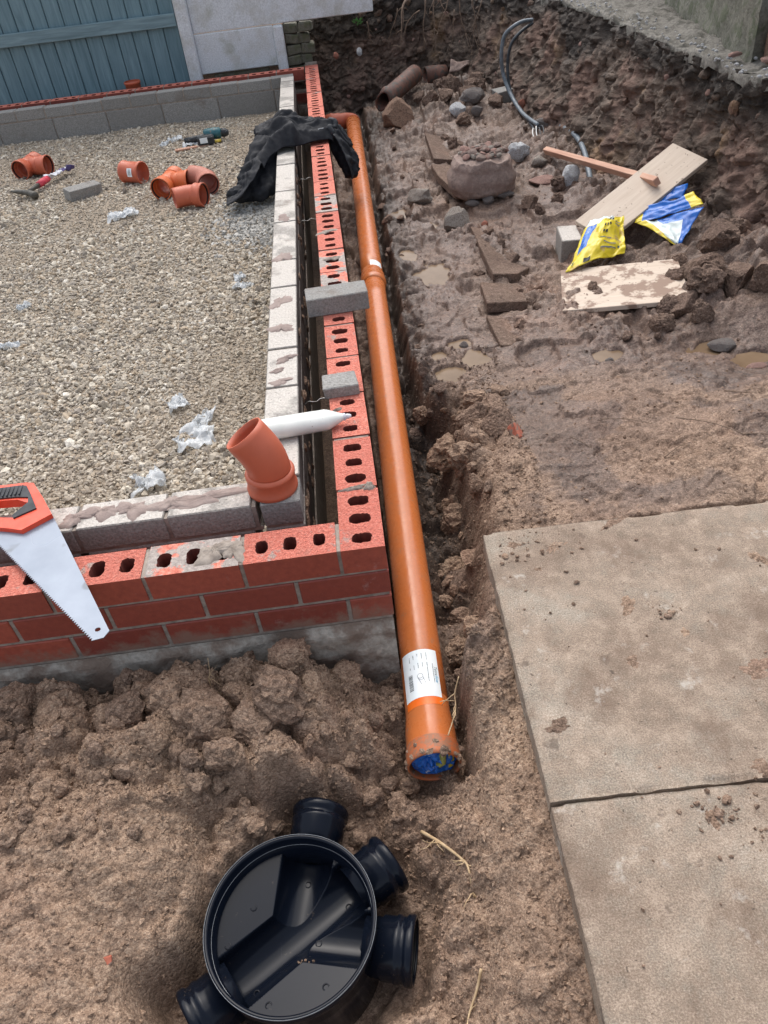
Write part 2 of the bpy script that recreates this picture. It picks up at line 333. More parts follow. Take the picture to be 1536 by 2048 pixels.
simple('root_pale', srgb(176, 148, 112), srgb(206, 182, 146), 50, .8)
simple('root_dark', srgb(88, 72, 60), srgb(128, 108, 92), 50, .85)
simple('leaf', srgb(66, 112, 62), srgb(96, 146, 84), 50, .6)
def film_mat():
    n = NT('clear_film'); v = n.noise(40, 3); n.b.inputs['Alpha'].default_value = .5
    n.bump(v, .4, .004); n.b.inputs['Alpha'].default_value = .5; MATS['film'] = n.done(srgb(222, 226, 228), .25)
film_mat()
def water_mat():
    n = NT('puddle_water'); v = n.noise(8, 3, vec=n.worldpos()); MATS['water'] = n.done(n.ramp(v, [(.3, srgb(108, 89, 70)), (.7, srgb(130, 110, 89))]), .2, Specular_IOR_Level=.12)
water_mat()
simple('bag_blue', srgb(18, 84, 170), srgb(40, 116, 206), 30, .3, 40, .2, .004)
simple('bag_yellow', srgb(206, 184, 40), srgb(232, 210, 60), 12, .35, 40, .2, .004, speck=(22, .6, srgb(196, 168, 84)))
simple('bag_white', srgb(190, 204, 202), srgb(222, 230, 228), 14, .35, 40, .2, .004)
simple('bag_olive', srgb(140, 138, 70), srgb(170, 168, 92), 20, .4)

# ------------------------------------------------------------------ object helpers
def attach(o, parent):
    o.parent = parent
    o.matrix_parent_inverse = Matrix.Translation(-Vector(parent.location)) if parent.parent is None else parent_inv(parent)
def parent_inv(p):
    m = Matrix.Translation(Vector(p.location)) @ p.rotation_euler.to_matrix().to_4x4()
    return m.inverted()
def mk(name, V, F, mats, parent=None, smooth=False, fm=None, me=None):
    if me is None:
        me = bpy.data.meshes.new(name); me.from_pydata([tuple(map(float, v)) for v in V], [], [tuple(map(int, f)) for f in F])
        for m in (mats if isinstance(mats, (list, tuple)) else [mats]): me.materials.append(MATS[m])
        if fm is not None: me.polygons.foreach_set('material_index', list(fm))
        if smooth: me.polygons.foreach_set('use_smooth', [True] * len(me.polygons))
        me.update()
    o = bpy.data.objects.new(name, me); col.objects.link(o)
    if parent: attach(o, parent)
    return o
def fast_mesh(name, V, tris=None, quads=None, mats=('soil',), smooth=True, attrs=None, cattrs=None):
    V = np.asarray(V, np.float32); F = tris if tris is not None else quads; k = F.shape[1]
    me = bpy.data.meshes.new(name); me.vertices.add(len(V)); me.vertices.foreach_set('co', V.ravel())
    me.loops.add(F.size); me.loops.foreach_set('vertex_index', F.astype(np.int32).ravel())
    me.polygons.add(len(F)); me.polygons.foreach_set('loop_start', np.arange(0, F.size, k, dtype=np.int32))
    try: me.polygons.foreach_set('loop_total', np.full(len(F), k, np.int32))
    except Exception: pass
    me.polygons.foreach_set('use_smooth', np.full(len(F), smooth, bool))
    for m in mats: me.materials.append(MATS[m])
    for nme, a in (attrs or {}).items():
        t = me.attributes.new(nme, 'FLOAT', 'POINT'); t.data.foreach_set('value', np.asarray(a, np.float32))
    for nme, a in (cattrs or {}).items():
        t = me.attributes.new(nme, 'FLOAT_COLOR', 'POINT'); t.data.foreach_set('color', np.asarray(a, np.float32).ravel())
    me.update(); me.validate(); return me
def thing(name, label, cat, loc, group=None):
    o = bpy.data.objects.new(name, None); col.objects.link(o); o.location = loc; o.empty_display_size = .05
    tag(o, label, cat, group); return o
def tag(o, label=None, cat=None, group=None, kind=None):
    if label: o['label'] = label
    if cat: o['category'] = cat
    if group: o['group'] = group
    if kind: o['kind'] = kind
    return o
def bevel_box(sx, sy, sz, b=.003, jit=0):
    """box centred at origin with chamfered edges: V,F"""
    bm = bmesh.new(); bmesh.ops.create_cube(bm, size=1)
    for v in bm.verts: v.co = Vector((v.co.x * sx, v.co.y * sy, v.co.z * sz)) + Vector([random.uniform(-jit, jit) for _ in range(3)])
    if b: bmesh.ops.bevel(bm, geom=list(bm.edges), offset=b, segments=1, affect='EDGES', profile=.5)
    bm.verts.ensure_lookup_table(); V = [v.co.copy() for v in bm.verts]; F = [[v.index for v in f.verts] for f in bm.faces]; bm.free(); return V, F
def boxmesh(x0, x1, y0, y1, z0, z1, b=.0):
    V, F = bevel_box(x1 - x0, y1 - y0, z1 - z0, b); c = Vector(((x0 + x1) / 2, (y0 + y1) / 2, (z0 + z1) / 2)); return [v + c for v in V], F
def join(parts):
    V = []; F = []
    for v, f in parts:
        o = len(V); V += list(v); F += [[i + o for i in q] for q in f]
    return V, F
def xform(V, M): return [M @ Vector(v) for v in V]
def frames(P):
    P = [Vector(p) for p in P]; T = []
    for i in range(len(P)):
        t = P[min(i + 1, len(P) - 1)] - P[max(i - 1, 0)]; T.append(t.normalized())
    up = Vector((0, 0, 1)) if abs(T[0].z) < .9 else Vector((1, 0, 0))
    u = (up - T[0] * up.dot(T[0])).normalized(); out = []
    for i in range(len(P)):
        u = (u - T[i] * u.dot(T[i])).normalized(); out.append((P[i], T[i], u, T[i].cross(u)))
    return out
def sweep(P, rad, n=16, caps=True):
    fr = frames(P); V = []; F = []
    for (p, t, u, v), r in zip(fr, rad if hasattr(rad, '__len__') else [rad] * len(P)):
        for k in range(n):
            a = 2 * math.pi * k / n; V.append(p + (u * math.cos(a) + v * math.sin(a)) * r)
    for i in range(len(P) - 1):
        for k in range(n): F.append([i * n + k, i * n + (k + 1) % n, (i + 1) * n + (k + 1) % n, (i + 1) * n + k])
    if caps: F.append(list(range(n))[::-1]); F.append([(len(P) - 1) * n + k for k in range(n)])
    return V, F
def hollow(P, ro, th, n=40):
    """hollow tube along P with outer radii ro, wall th"""
    fr = frames(P); m = len(P); idx = list(range(m)) + list(range(m - 1, -1, -1)); V = []; F = []
    for q, i in enumerate(idx):
        p, t, u, v = fr[i]; r = ro[i] - (th if q >= m else 0)
        for k in range(n):
            a = 2 * math.pi * k / n; V.append(p + (u * math.cos(a) + v * math.sin(a)) * r)
    L = len(idx)
    for i in range(L):
        for k in range(n):
            j = (i + 1) % L; F.append([i * n + k, i * n + (k + 1) % n, j * n + (k + 1) % n, j * n + k])
    return V, F
def spline(P_, n=8):
    P_ = [Vector(p) for p in P_]; out = []
    for i in range(len(P_) - 1):
        a, b, c, d = P_[max(i - 1, 0)], P_[i], P_[i + 1], P_[min(i + 2, len(P_) - 1)]
        for k in range(n): t = k / n; out.append(.5 * ((2 * b) + (c - a) * t + (2 * a - 5 * b + 4 * c - d) * t * t + (3 * b - a - 3 * c + d) * t ** 3))
    return out + [P_[-1]]
def ring(p, t, r0, r1, h, n=40):
    p = Vector(p); t = Vector(t).normalized()
    return hollow([p - t * h / 2, p - t * h * .3, p + t * h * .3, p + t * h / 2], [r1 - .0015, r1, r1, r1 - .0015], r1 - r0, n)
def icos(sub):
    bm = bmesh.new(); bmesh.ops.create_icosphere(bm, subdivisions=sub, radius=1); bm.verts.ensure_lookup_table()
    V = np.array([v.co[:] for v in bm.verts]); F = np.array([[v.index for v in f.verts] for f in bm.faces]); bm.free(); return V, F
def rockmesh(name, sub, mat, seed, amp=.35, facet=.25, flat=1.0, smooth=False, fine=.08):
    V, F = icos(sub); rr = np.random.default_rng(seed)
    d = 1 + amp * fbm3(V * 1.3 + seed * 7.7, 3, seed) + fine * fbm3(V * 5 + seed, 3, seed + 5)
    V = V * d[:, None]
    for _ in range(7):   # planar cuts: flat broken faces
        nrm = rr.normal(size=3); nrm /= np.linalg.norm(nrm); c = .62 + .25 * rr.random(); s = V @ nrm - c
        V = V - np.where(s > 0, s, 0)[:, None] * nrm * (facet * 3.2 if facet < .31 else 1)
    V += fine * .35 * np.stack([fbm3(V * 7 + k * 9 + seed, 2, seed + k) for k in range(3)], 1)
    V[:, 2] *= flat
    return fast_mesh(name, V, tris=F, mats=(mat,), smooth=smooth)
def place(me, name, loc, scale, rz=0, tilt=(0, 0), parent=None):
    o = bpy.data.objects.new(name, me); col.objects.link(o); o.location = loc
    o.scale = scale if hasattr(scale, '__len__') else (scale,) * 3; o.rotation_euler = (tilt[0], tilt[1], rz)
    if parent: attach(o, parent)
    return o

# ================================================================== GROUND
CP = np.array([(-1.015, 0.031, -0.29), (-0.82, -0.002, -0.3), (-0.629, -0.002, -0.3), (-0.438, -0.003, -0.3), (-0.299, -0.019, -0.31), (-0.188, -0.038, -0.33), (-0.08, -0.049, -0.38), (-0.848, -0.144, -0.3), (-0.603, -0.183, -0.3), (-0.366, -0.193, -0.3), (-0.194, -0.186, -0.33), (-0.071, -0.188, -0.42), (-0.789, -0.354, -0.28), (-0.572, -0.381, -0.29), (-0.369, -0.336, -0.34), (-0.212, -0.327, -0.42), (-0.074, -0.312, -0.46), (-0.928, -0.551, -0.26), (-0.641, -0.578, -0.29), (-0.536, -0.523, -0.34), (-0.494, -0.417, -0.40), (-1.302, -0.16, -0.27), (-0.965, -0.714, -0.27), (-0.781, -0.761, -0.29), (-0.609, -0.777, -0.31), (-0.542, -0.686, -0.4), (-0.533, -0.881, -0.4), (-0.289, -0.925, -0.5), (-0.419, -0.356, -0.45), (-0.039, -0.642, -0.53), (-0.039, -0.484, -0.51), (-0.095, -0.363, -0.5), (0.018, -0.419, -0.47), (0.058, -0.382, -0.46), (0.135, -0.411, -0.285), (0.15, -0.25, -0.25), (0.15, -.12, -.255), (0.135, -0.517, -0.29), (0.074, -0.567, -0.36), (0.19, -0.176, -0.25), (0.194, -0.335, -0.26), (0.207, -0.465, -0.245), (0.193, -0.61, -0.26), (0.132, -0.626, -0.31), (0.202, -0.785, -0.26), (0.018, -0.706, -0.42), (0.083, -0.855, -0.33), (-0.018, -0.816, -0.43), (0.199, -0.885, -0.27), (0.063, -0.953, -0.38), (0.476, 0.323, -0.215), (0.772, 0.361, -0.205), (1.075, 0.288, -0.2), (0.457, 0.602, -0.24), (0.784, 0.837, -0.255), (1.121, 0.825, -0.26), (0.497, 1.08, -0.32), (1.364, 0.845, -0.27), (0.355, 1.011, -0.34), (1.341, 0.123, -0.2), (1.744, 0.731, -0.26), (0.858, -0.511, -0.24), (0.671, -0.482, -0.24), (0.568, -0.208, -0.24), (0.28, 1.536, -0.37), (0.452, 1.945, -0.36), (0.496, 1.565, -0.37), (0.771, 1.412, -0.33), (1.118, 1.256, -0.32), (1.466, 1.159, -0.34), (0.471, 2.931, -0.37), (0.665, 4.34, -0.37), (0.555, 4.935, -0.37), (0.858, 2.763, -0.36), (1.096, 2.634, -0.345), (0.868, 1.776, -0.34), (1.131, 1.907, -0.34), (1.401, 1.485, -0.28), (1.594, 1.711, -0.23), (1.549, 1.31, -0.22), (1.618, 2.011, -0.26), (1.565, 2.479, -0.3), (1.571, 2.873, -0.3), (1.285, 3.979, -0.35), (1.172, 5.151, -0.28), (0.902, 5.448, -0.31), (0.438, 5.344, -0.38), (0.247, 6.249, -0.4), (1.387, 4.883, -0.3), (1.532, 4.028, -0.33), (1.558, 3.451, -0.33),
               (-.3, 1, -.45), (-.3, 3, -.45), (-.3, 5, -.45), (.7, 6.3, -.3), (1.3, 6.2, -.3), (2.2, 1.2, -.2), (2.2, 2.5, -.2), (2.2, 4, -.25), (1.5, -.9, -.24), (.6, -1.2, -.25), (-1.4, -1.2, -.28), (-1.5, .2, -.3)])
def tps(r2): return r2 * np.log(np.sqrt(r2) + 1e-9)
_n = len(CP); _A = np.zeros((_n + 3, _n + 3)); _d = ((CP[:, None, :2] - CP[None, :, :2]) ** 2).sum(-1)
_A[:_n, :_n] = tps(_d) + np.eye(_n) * 2e-3; _A[:_n, _n] = 1; _A[:_n, _n + 1:] = CP[:, :2]; _A[_n:, :_n] = _A[:_n, _n:].T
_w = np.linalg.solve(_A, np.concatenate([CP[:, 2], [0, 0, 0]]))
def base_h(x, y):
    t = _w[_n] + _w[_n + 1] * x + _w[_n + 2] * y
    for k in range(_n): t = t + _w[k] * tps((x - CP[k, 0]) ** 2 + (y - CP[k, 1]) ** 2)
    return t
PX = lambda y: .0553 + .0308 * y                         # pipe axis
PZ = lambda y: -.430 + .0125 * (y + .27)
CH = (-.284, -.631)                                      # chamber centre
SL = [((.262, .200), (.2425, -.5555)), ((.2425, -.5625), (.223, -1.318))]    # slab left edges
PUD = [(.372, 3.32, .05, .16, -.366), (.473, 1.445, .055, .07, -.374), (.346, 1.345, .06, .06, -.376), (.335, 1.50, .03, .04, -.374), (.425, 1.57, .05, .045, -.371), (.942, 1.22, .05, .05, -.338), (1.34, 1.22, .085, .055, -.338), (1.45, 1.10, .07, .06, -.343), (.43, 2.35, .10, .12, -.372), (.50, 3.05, .05, .08, -.374), (.33, 2.6, .05, .1, -.378)]
def zones(x, y):
    front = sstep(.05, -.03, y) * sstep(.16, .02, x)
    smooth_l = sstep(-.42, -.58, x) * sstep(-.28, -.42, y); rdg = sstep(.09, .13, x) * sstep(.02, -.06, y) * sstep(.30, .26, x)
    smooth_l = np.maximum(smooth_l, .75 * rdg)
    tr = sstep(.30, .10, x - PX(y)) * sstep(-.12, .05, x - PX(y)) * sstep(-.45, -.1, y)
    lump = np.exp(-(((x - .33) / .13) ** 2 + ((y - .95) / .45) ** 2))
    mud = sstep(1.0, 1.5, y)
    return front, smooth_l, tr, lump, mud
def ground_h(x, y, detail=True):
    h = base_h(x, y)
    front, sl, tr, lump, mud = zones(x, y)
    # trench along the pipe
    dx = x - PX(y); wv = .066 + .018 * vn(y * 6, y * 0 + 3, 5) + .095 * sstep(1.5, .8, y) * sstep(-.05, .3, y) * (.40 + vn(y * 4, y * 0, 8))
    rise = .05 + .07 * sstep(1.4, .7, y) - .08 * sstep(.02, -.12, y)
    t = sstep(wv, wv + rise, dx + .012 * fbm(x * 14, y * 14, 3, 9)); fl = PZ(y) - .062 - .06 * sstep(.03, .10, dx)
    inside = sstep(-.42, -.30, y)
    left = sstep(-.10, -.16, dx) * sstep(.02, -.05, y)
    t = np.maximum(np.maximum(t, left), 1 - inside)
    h = fl * (1 - t) + h * t
    if detail:
        wx = x + .03 * fbm(x * 6, y * 6, 2, 50); wy = y + .03 * fbm(x * 6 + 9, y * 6, 2, 51)
        amp_c = np.clip(front * (1 - .8 * sl) + .75 * tr + .9 * lump, 0, 1)
        big = clod(wx * 11, wy * 11, 1, .75) / 11; mid = clod(wx * 26, wy * 26, 5, .85) / 26; sm = clod(wx * 62, wy * 62, 9, .9) / 62; fn = clod(x * 118, y * 118, 13, .9) / 118
        h = h + amp_c * (big * .95 + mid * .85 + sm * .7 + fn * .5 - .050) + .012 * fbm(x * 5, y * 5, 3, 3) * (1 - .4 * mud)
        rest = 1 - amp_c
        h = h + rest * ((.30 + .55 * mud) * mid * sstep(.42, .62, vn(x * 4, y * 4, 77)) + (.25 + .10 * mud) * sm * (.2 + 1.5 * sstep(.45, .7, vn(x * 5, y * 5, 78))) + (.35 - .25 * mud) * fn + (.007 + .008 * mud) * fbm(x * 11, y * 11, 3, 21) + (.004 - .001 * mud) * ridge(x * 30, y * 30, 2, 31) - .010)
        far = sstep(4.6, 5.1, y) * sstep(.55, .75, x) + sstep(1.25, 1.45, x) * sstep(1.2, 1.6, y)
        h = h + np.clip(far, 0, 1) * (big * .5 + mid * .5)
        qx = x + .05 * fbm(x * 8, y * 8, 3, 95); qy = y + .05 * fbm(x * 8 + 5, y * 8, 3, 96)
        pl_ = plates(qx * 9, qy * 9, 301) - .5; pl2 = plates(qx * 24, qy * 24, 311) - .5
        h = h + sl * (.016 * pl_ + .006 * pl2) + mud * rest * (.020 * pl_ + .006 * pl2) + (1 - mud) * rest * (1 - sl) * (.016 * pl_ + .008 * pl2 + .010 * fbm(x * 8, y * 8, 3, 903)) + amp_c * .008 * pl2
        # small footprint dents in the mud
        h = h - mud * .032 * sstep(.58, .68, vn(x * 7, y * 4.5, 41)) + mud * rest * .020 * fbm(x * 7, y * 7, 3, 43)
        h = h + sl * (.010 * fbm(x * 9, y * 9, 4, 61) + .010 * ridge(x * 5 + .3, y * 5, 3, 63) - .008)
    for (px, py, rx, ry, pz) in PUD:
        d = np.sqrt(((x - px) / rx) ** 2 + ((y - py) / ry) ** 2) + .55 * fbm(x * 17, y * 17, 3, 71)
        k = sstep(1.15, .75, d); h = h * (1 - k) + (pz - .012) * k; k2 = sstep(1.6, 1.15, d) * (1 - k); h = h * (1 - k2) + np.clip(h, pz + .003, pz + .014) * k2
    # chamber seat
    dc = np.sqrt((x - CH[0]) ** 2 + (y - CH[1]) ** 2); k = sstep(.235, .16, dc); h = h * (1 - k) + np.minimum(h, -.57) * k
    for a, Lh in ((78, .27), (32, .25), (-13, .25), (212, .27)):
        ca, sa = math.cos(R(a)), math.sin(R(a)); u = (x - CH[0]) * ca + (y - CH[1]) * sa; v = -(x - CH[0]) * sa + (y - CH[1]) * ca
        k = sstep(Lh + .05, Lh, u) * (u > 0) * sstep(.13, .07, np.abs(v)); h = h * (1 - k) + np.minimum(h, -.535) * k
    # under slabs
    k = sstep(.0, .02, x - (.2615 + (y - .2) * .0257)) * sstep(.205, .185, y); h = h * (1 - k) + np.minimum(h, -.264) * k
    # under and inside the walls
    k = sstep(.012, -.002, x) * sstep(-.012, .002, y); h = h * (1 - k) + np.minimum(h, -.60) * k
    return h
_P0 = PUD; PUD = []; _new = []
for (px, py, rx, ry, pz) in _P0:      # water stands a little below the ground round it
    t_ = np.linspace(0, 6.2, 40); q_ = np.sort(ground_h(px + rx * 1.15 * np.cos(t_), py + ry * 1.15 * np.sin(t_))); _new.append((px, py, rx, ry, float(q_[4]) - .004))
PUD = _new
def seq(a, b, s0, s1):
    o = [a]
    while o[-1] < b: f = (o[-1] - a) / (b - a); o.append(o[-1] + s0 + (s1 - s0) * f)
    return o
xs = np.array(seq(-1.5, -1.0, .02, .006) + seq(-.995, 1.1, .0048, .0055)[1:] + seq(1.106, 2.3, .0075, .016)[1:])
ys = np.array(seq(-1.3, -.95, .02, .005) + seq(-.945, .6, .0046, .0052)[1:] + seq(.606, 2.0, .0062, .008)[1:] + seq(2.01, 6.6, .009, .022)[1:])
GX, GY = np.meshgrid(xs, ys); gx = GX.ravel(); gy = GY.ravel()
gz = ground_h(gx, gy)
front, sl_, tr_, lump_, mud_ = zones(gx, gy)
jx = gx + .004 * fbm(gx * 45, gy * 45, 2, 91) * (1 - sl_); jy = gy + .004 * fbm(gx * 45 + 7, gy * 45, 2, 92) * (1 - sl_)
W_ = len(xs); H_ = len(ys); ii = np.arange(W_ * H_).reshape(H_, W_)
Q = np.stack([ii[:-1, :-1], ii[:-1, 1:], ii[1:, 1:], ii[1:, :-1]], -1).reshape(-1, 4)
qx = gx[Q[:, 0]]; qy = gy[Q[:, 0]]
keep = ~((qx < -.32) & (qy > .32)) & ~((qx > .33) & (qy < .13) & ((qx > 1.25) | (qy < .13)))
Q = Q[keep]; used = np.zeros(len(gx), bool); used[Q.ravel()] = True; remap = np.cumsum(used) - 1
soilpatch = sstep(.48, .62, vn(gx * 3.3 + 2, gy * 4.1, 901) + .22 * fbm(gx * 14, gy * 14, 4, 907)) * sstep(.15, .3, gy) * sstep(1.5, 1.1, gy) * sstep(.3, .45, gx)
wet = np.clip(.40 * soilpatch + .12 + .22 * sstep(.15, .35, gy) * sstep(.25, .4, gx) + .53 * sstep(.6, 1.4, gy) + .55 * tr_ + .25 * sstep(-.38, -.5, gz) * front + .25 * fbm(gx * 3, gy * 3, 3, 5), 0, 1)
dark = np.clip(.2 * soilpatch + .95 * tr_ * sstep(-.15, .4, gy) + .5 * sstep(4.3, 5.6, gy) + .25 * sstep(1.15, 1.5, gx) * sstep(1.2, 1.7, gy) - .1 + .35 * fbm(gx * 4, gy * 4, 3, 15), 0, 1)  # trench: dark tone of wet soil, with shade put into the colour
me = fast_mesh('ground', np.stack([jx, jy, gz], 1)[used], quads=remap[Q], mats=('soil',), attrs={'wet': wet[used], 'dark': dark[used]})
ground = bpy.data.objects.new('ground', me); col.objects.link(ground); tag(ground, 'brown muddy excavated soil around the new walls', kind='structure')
# one broad sheet reaching the horizon, below the diggings
V, F = boxmesh(-60, 60, -60, 60, -1.2, -.75); far = mk('subsoil', V, F, 'soil'); tag(far, 'plain earth under the diggings', kind='structure')
def gh(x, y): return float(ground_h(np.array([x], float), np.array([y], float))[0])

# soil clods: parts of the ground
def clodmesh(name, sub, mat, seed):
    V, F = icos(sub); q = V * 1.2 + seed * 3.7
    d = 1 + .50 * fbm3(q, 2, seed) + .20 * fbm3(V * 3.1 + seed, 2, seed + 3) + .17 * fbm3(V * 7 + seed, 2, seed + 5) + .09 * fbm3(V * 17 + seed, 2, seed + 7)
    V = V * d[:, None]; rr = np.random.default_rng(seed)
    for _ in range(4 if seed % 2 else 8):
        nrm = rr.normal(size=3); nrm /= np.linalg.norm(nrm); c = (.65 if seed % 2 else .5) + .3 * rr.random(); s_ = V @ nrm - c; V = V - np.where(s_ > 0, s_, 0)[:, None] * nrm * (.6 if seed % 2 else .88)
    V = V + .05 * np.stack([fbm3(V * 9 + k * 9 + seed, 2, seed + k) for k in range(3)], 1)
    return fast_mesh(name, V, tris=F, mats=(mat,), smooth=False)
clods_hi = [clodmesh('soil_clod', 5 if k < 3 else 4, 'clod_soil', 100 + k) for k in range(7)]
clods_lo = [clodmesh('soil_clod', 3, 'clod_soil', 120 + k) for k in range(6)]
mud_hi = [clodmesh('soil_clod', 4, 'clod_mud', 140 + k) for k in range(5)]; mud_lo = [clodmesh('soil_clod', 3, 'clod_mud', 150 + k) for k in range(5)]
def clod_at(x, y, r, hi=True, sink=.5, flat=1):
    me = random.choice((mud_hi if y > 1.2 else clods_hi) if hi else (mud_lo if y > 1.1 else clods_lo))
    place(me, 'soil_clod', (x, y, gh(x, y) + r * (.55 - sink)), (r * random.uniform(.85, 1.2), r * random.uniform(.8, 1.15), r * flat * random.uniform(.8, 1.1)), random.uniform(0, 6.3), (random.uniform(-.4, .4), random.uniform(-.4, .4)), ground)
for (x, y, r) in [(-.145, -.055, .042), (-.27, -.062, .046), (-.30, -.15, .060), (-.22, -.14, .048), (-.40, -.12, .05), (-.48, -.19, .075), (-.56, -.13, .05), (-.62, -.10, .06), (-.36, -.20, .06), (-.12, -.13, .04),
                  (-.67, -.16, .05), (-.84, -.10, .05), (-.94, -.08, .05), (-.58, -.24, .045), (-.15, -.26, .035), (-.43, -.28, .045), (-.90, -.18, .05),
                  (.30, .98, .06), (.27, .83, .055), (.36, .90, .07), (.40, 1.02, .05), (.42, .80, .06), (.30, .70, .05), (.45, .93, .05), (.25, .60, .05), (.31, .55, .04), (.50, 1.06, .035), (.22, .45, .04), (.26, .36, .035), (.21, .22, .045), (.17, .08, .035), (.21, .05, .04), (.16, -.05, .03), (.22, 1.15, .035), (.24, 1.3, .03)]:
    clod_at(x, y, r)
for _ in range(120):
    x = random.uniform(-1.0, .0); y = random.uniform(-.45, -.03)
    clod_at(x, y, random.uniform(.010, .026), False)
for _ in range(60):
    y = random.uniform(.0, 1.3); x = PX(y) + random.uniform(.08, .28); clod_at(x, y, random.uniform(.010, .026), False)
for (x, y, r) in [(1.42, 1.52, .07), (1.50, 1.66, .09), (1.60, 1.78, .10), (1.55, 1.50, .08), (1.40, 1.72, .06), (1.62, 1.40, .09), (1.33, 1.46, .06), (1.28, 1.50, .05), (1.70, 1.92, .08), (1.48, 1.88, .05), (1.35, 1.35, .05), (1.2, 1.36, .05), (1.1, 2.85, .035), (1.22, 2.95, .04), (1.08, 3.0, .05), (1.3, 3.2, .05), (1.42, 3.4, .05), (1.0, 4.7, .06), (1.1, 5.1, .07), (.95, 5.2, .08), (1.2, 5.3, .09), (1.3, 4.95, .07), (.85, 5.35, .07), (1.05, 5.45, .08), (1.25, 5.55, .08), (1.4, 5.2, .08), (.8, 5.6, .07), (1.0, 5.7, .08)]:
    clod_at(x, y, r, True, .3)
for (x, y, r) in [(.86, 2.12, .03), (.82, 2.3, .04), (.80, 2.5, .035), (.78, 2.68, .03), (.80, 1.84, .03), (.77, 1.95, .025), (.88, 4.05, .04), (.86, 4.3, .045), (.84, 4.5, .04), (.66, 1.46, .025), (.70, 1.6, .03), (.84, 2.02, .03)]: clod_at(x, y, r, True, .55)
for _ in range(55):
    y = random.uniform(1.2, 5.4); x = random.uniform(PX(y) + .1, 1.4)
    clod_at(x, y, random.uniform(.010, .028), False, .35)
# crumbs: uncountable
IV, IF = icos(1); I0 = np.array(icos(0)[0]) if False else None
bm = bmesh.new(); bmesh.ops.create_icosphere(bm, subdivisions=1, radius=1); bm.verts.ensure_lookup_table()
B12 = np.array([v.co[:] for v in bm.verts]); B20 = np.array([[v.index for v in f.verts] for f in bm.faces]); bm.free()
O6 = np.array([(1, 0, 0), (-1, 0, 0), (0, 1, 0), (0, -1, 0), (0, 0, 1), (0, 0, -1)], float); O8 = np.array([(0, 2, 4), (2, 1, 4), (1, 3, 4), (3, 0, 4), (2, 0, 5), (1, 2, 5), (3, 1, 5), (0, 3, 5)])
def scatter(P, S, N, seed, squash=(1, 1, .75), jitter=.28, octa=False):
    B12, B20 = (O6, O8) if octa else (globals()['B12'], globals()['B20'])
    r = np.random.default_rng(seed); n = len(P); v = B12[None] * (1 + jitter * r.uniform(-1, 1, (n, len(B12), 1)))
    v = v * (np.array(squash) * r.uniform(.65, 1.3, (n, 1, 3))) * S[:, None, None]
    q = r.normal(size=(n, 4)); q[:, 1:3] *= .35; q /= np.linalg.norm(q, axis=1)[:, None]
    a, b, c, d = q[:, 0], q[:, 1], q[:, 2], q[:, 3]
    M = np.stack([1 - 2 * (c * c + d * d), 2 * (b * c - a * d), 2 * (b * d + a * c), 2 * (b * c + a * d), 1 - 2 * (b * b + d * d), 2 * (c * d - a * b), 2 * (b * d - a * c), 2 * (c * d + a * b), 1 - 2 * (b * b + c * c)], 1).reshape(n, 3, 3)
    v = np.einsum('nij,nkj->nki', M, v) + P[:, None]
    f = (B20[None] + (np.arange(n) * len(B12))[:, None, None]).reshape(-1, 3)
    return v.reshape(-1, 3), f
n1 = 21000; cx = RNG.uniform(-1.02, .12, n1); cy = -.02 - .93 * RNG.random(n1) ** 1.3
n2 = 7000; dy = RNG.uniform(-.3, 1.5, n2); dxx = PX(dy) + RNG.uniform(.06, .42, n2)
n3 = 3500; ey = RNG.uniform(1.0, 4.2, n3); ex = RNG.uniform(.22, 1.7, n3)
n4 = 2500; fy = RNG.uniform(-.95, -.1, n4); fx = RNG.uniform(.0, .27, n4)
n5 = 900; hy = RNG.uniform(.2, 1.1, n5); hx = RNG.uniform(.4, 1.6, n5)
ax = np.concatenate([cx, dxx, ex, fx, hx]); ay = np.concatenate([cy, dy, ey, fy, hy])
ok = (np.hypot(ax - CH[0], ay - CH[1]) > .25) & ~((ax < -.55) & (ay < -.4) & (RNG.random(len(ax)) < .6)); ax = ax[ok]; ay = ay[ok]
S = .0014 + .0065 * RNG.random(len(ax)) ** 3.5; az_ = ground_h(ax, ay) + S * .2
ax = ax.astype(float)
V, F = scatter(np.stack([ax, ay, az_], 1), S, None, 3, jitter=.35, octa=True)
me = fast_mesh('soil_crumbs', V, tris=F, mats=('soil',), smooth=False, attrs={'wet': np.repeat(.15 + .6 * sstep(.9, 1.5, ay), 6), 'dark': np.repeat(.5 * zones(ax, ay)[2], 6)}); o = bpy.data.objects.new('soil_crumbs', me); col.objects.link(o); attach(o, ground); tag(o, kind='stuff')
# puddles
for (px, py, rx, ry, pz) in PUD:
    n = 28; V = [(px + rx * 1.25 * math.cos(t * 2 * math.pi / n), py + ry * 1.25 * math.sin(t * 2 * math.pi / n), pz) for t in range(n)]
    o = mk('puddle', V, [list(range(n))], 'water'); tag(o, 'shallow brown puddle in the mud', kind='structure')

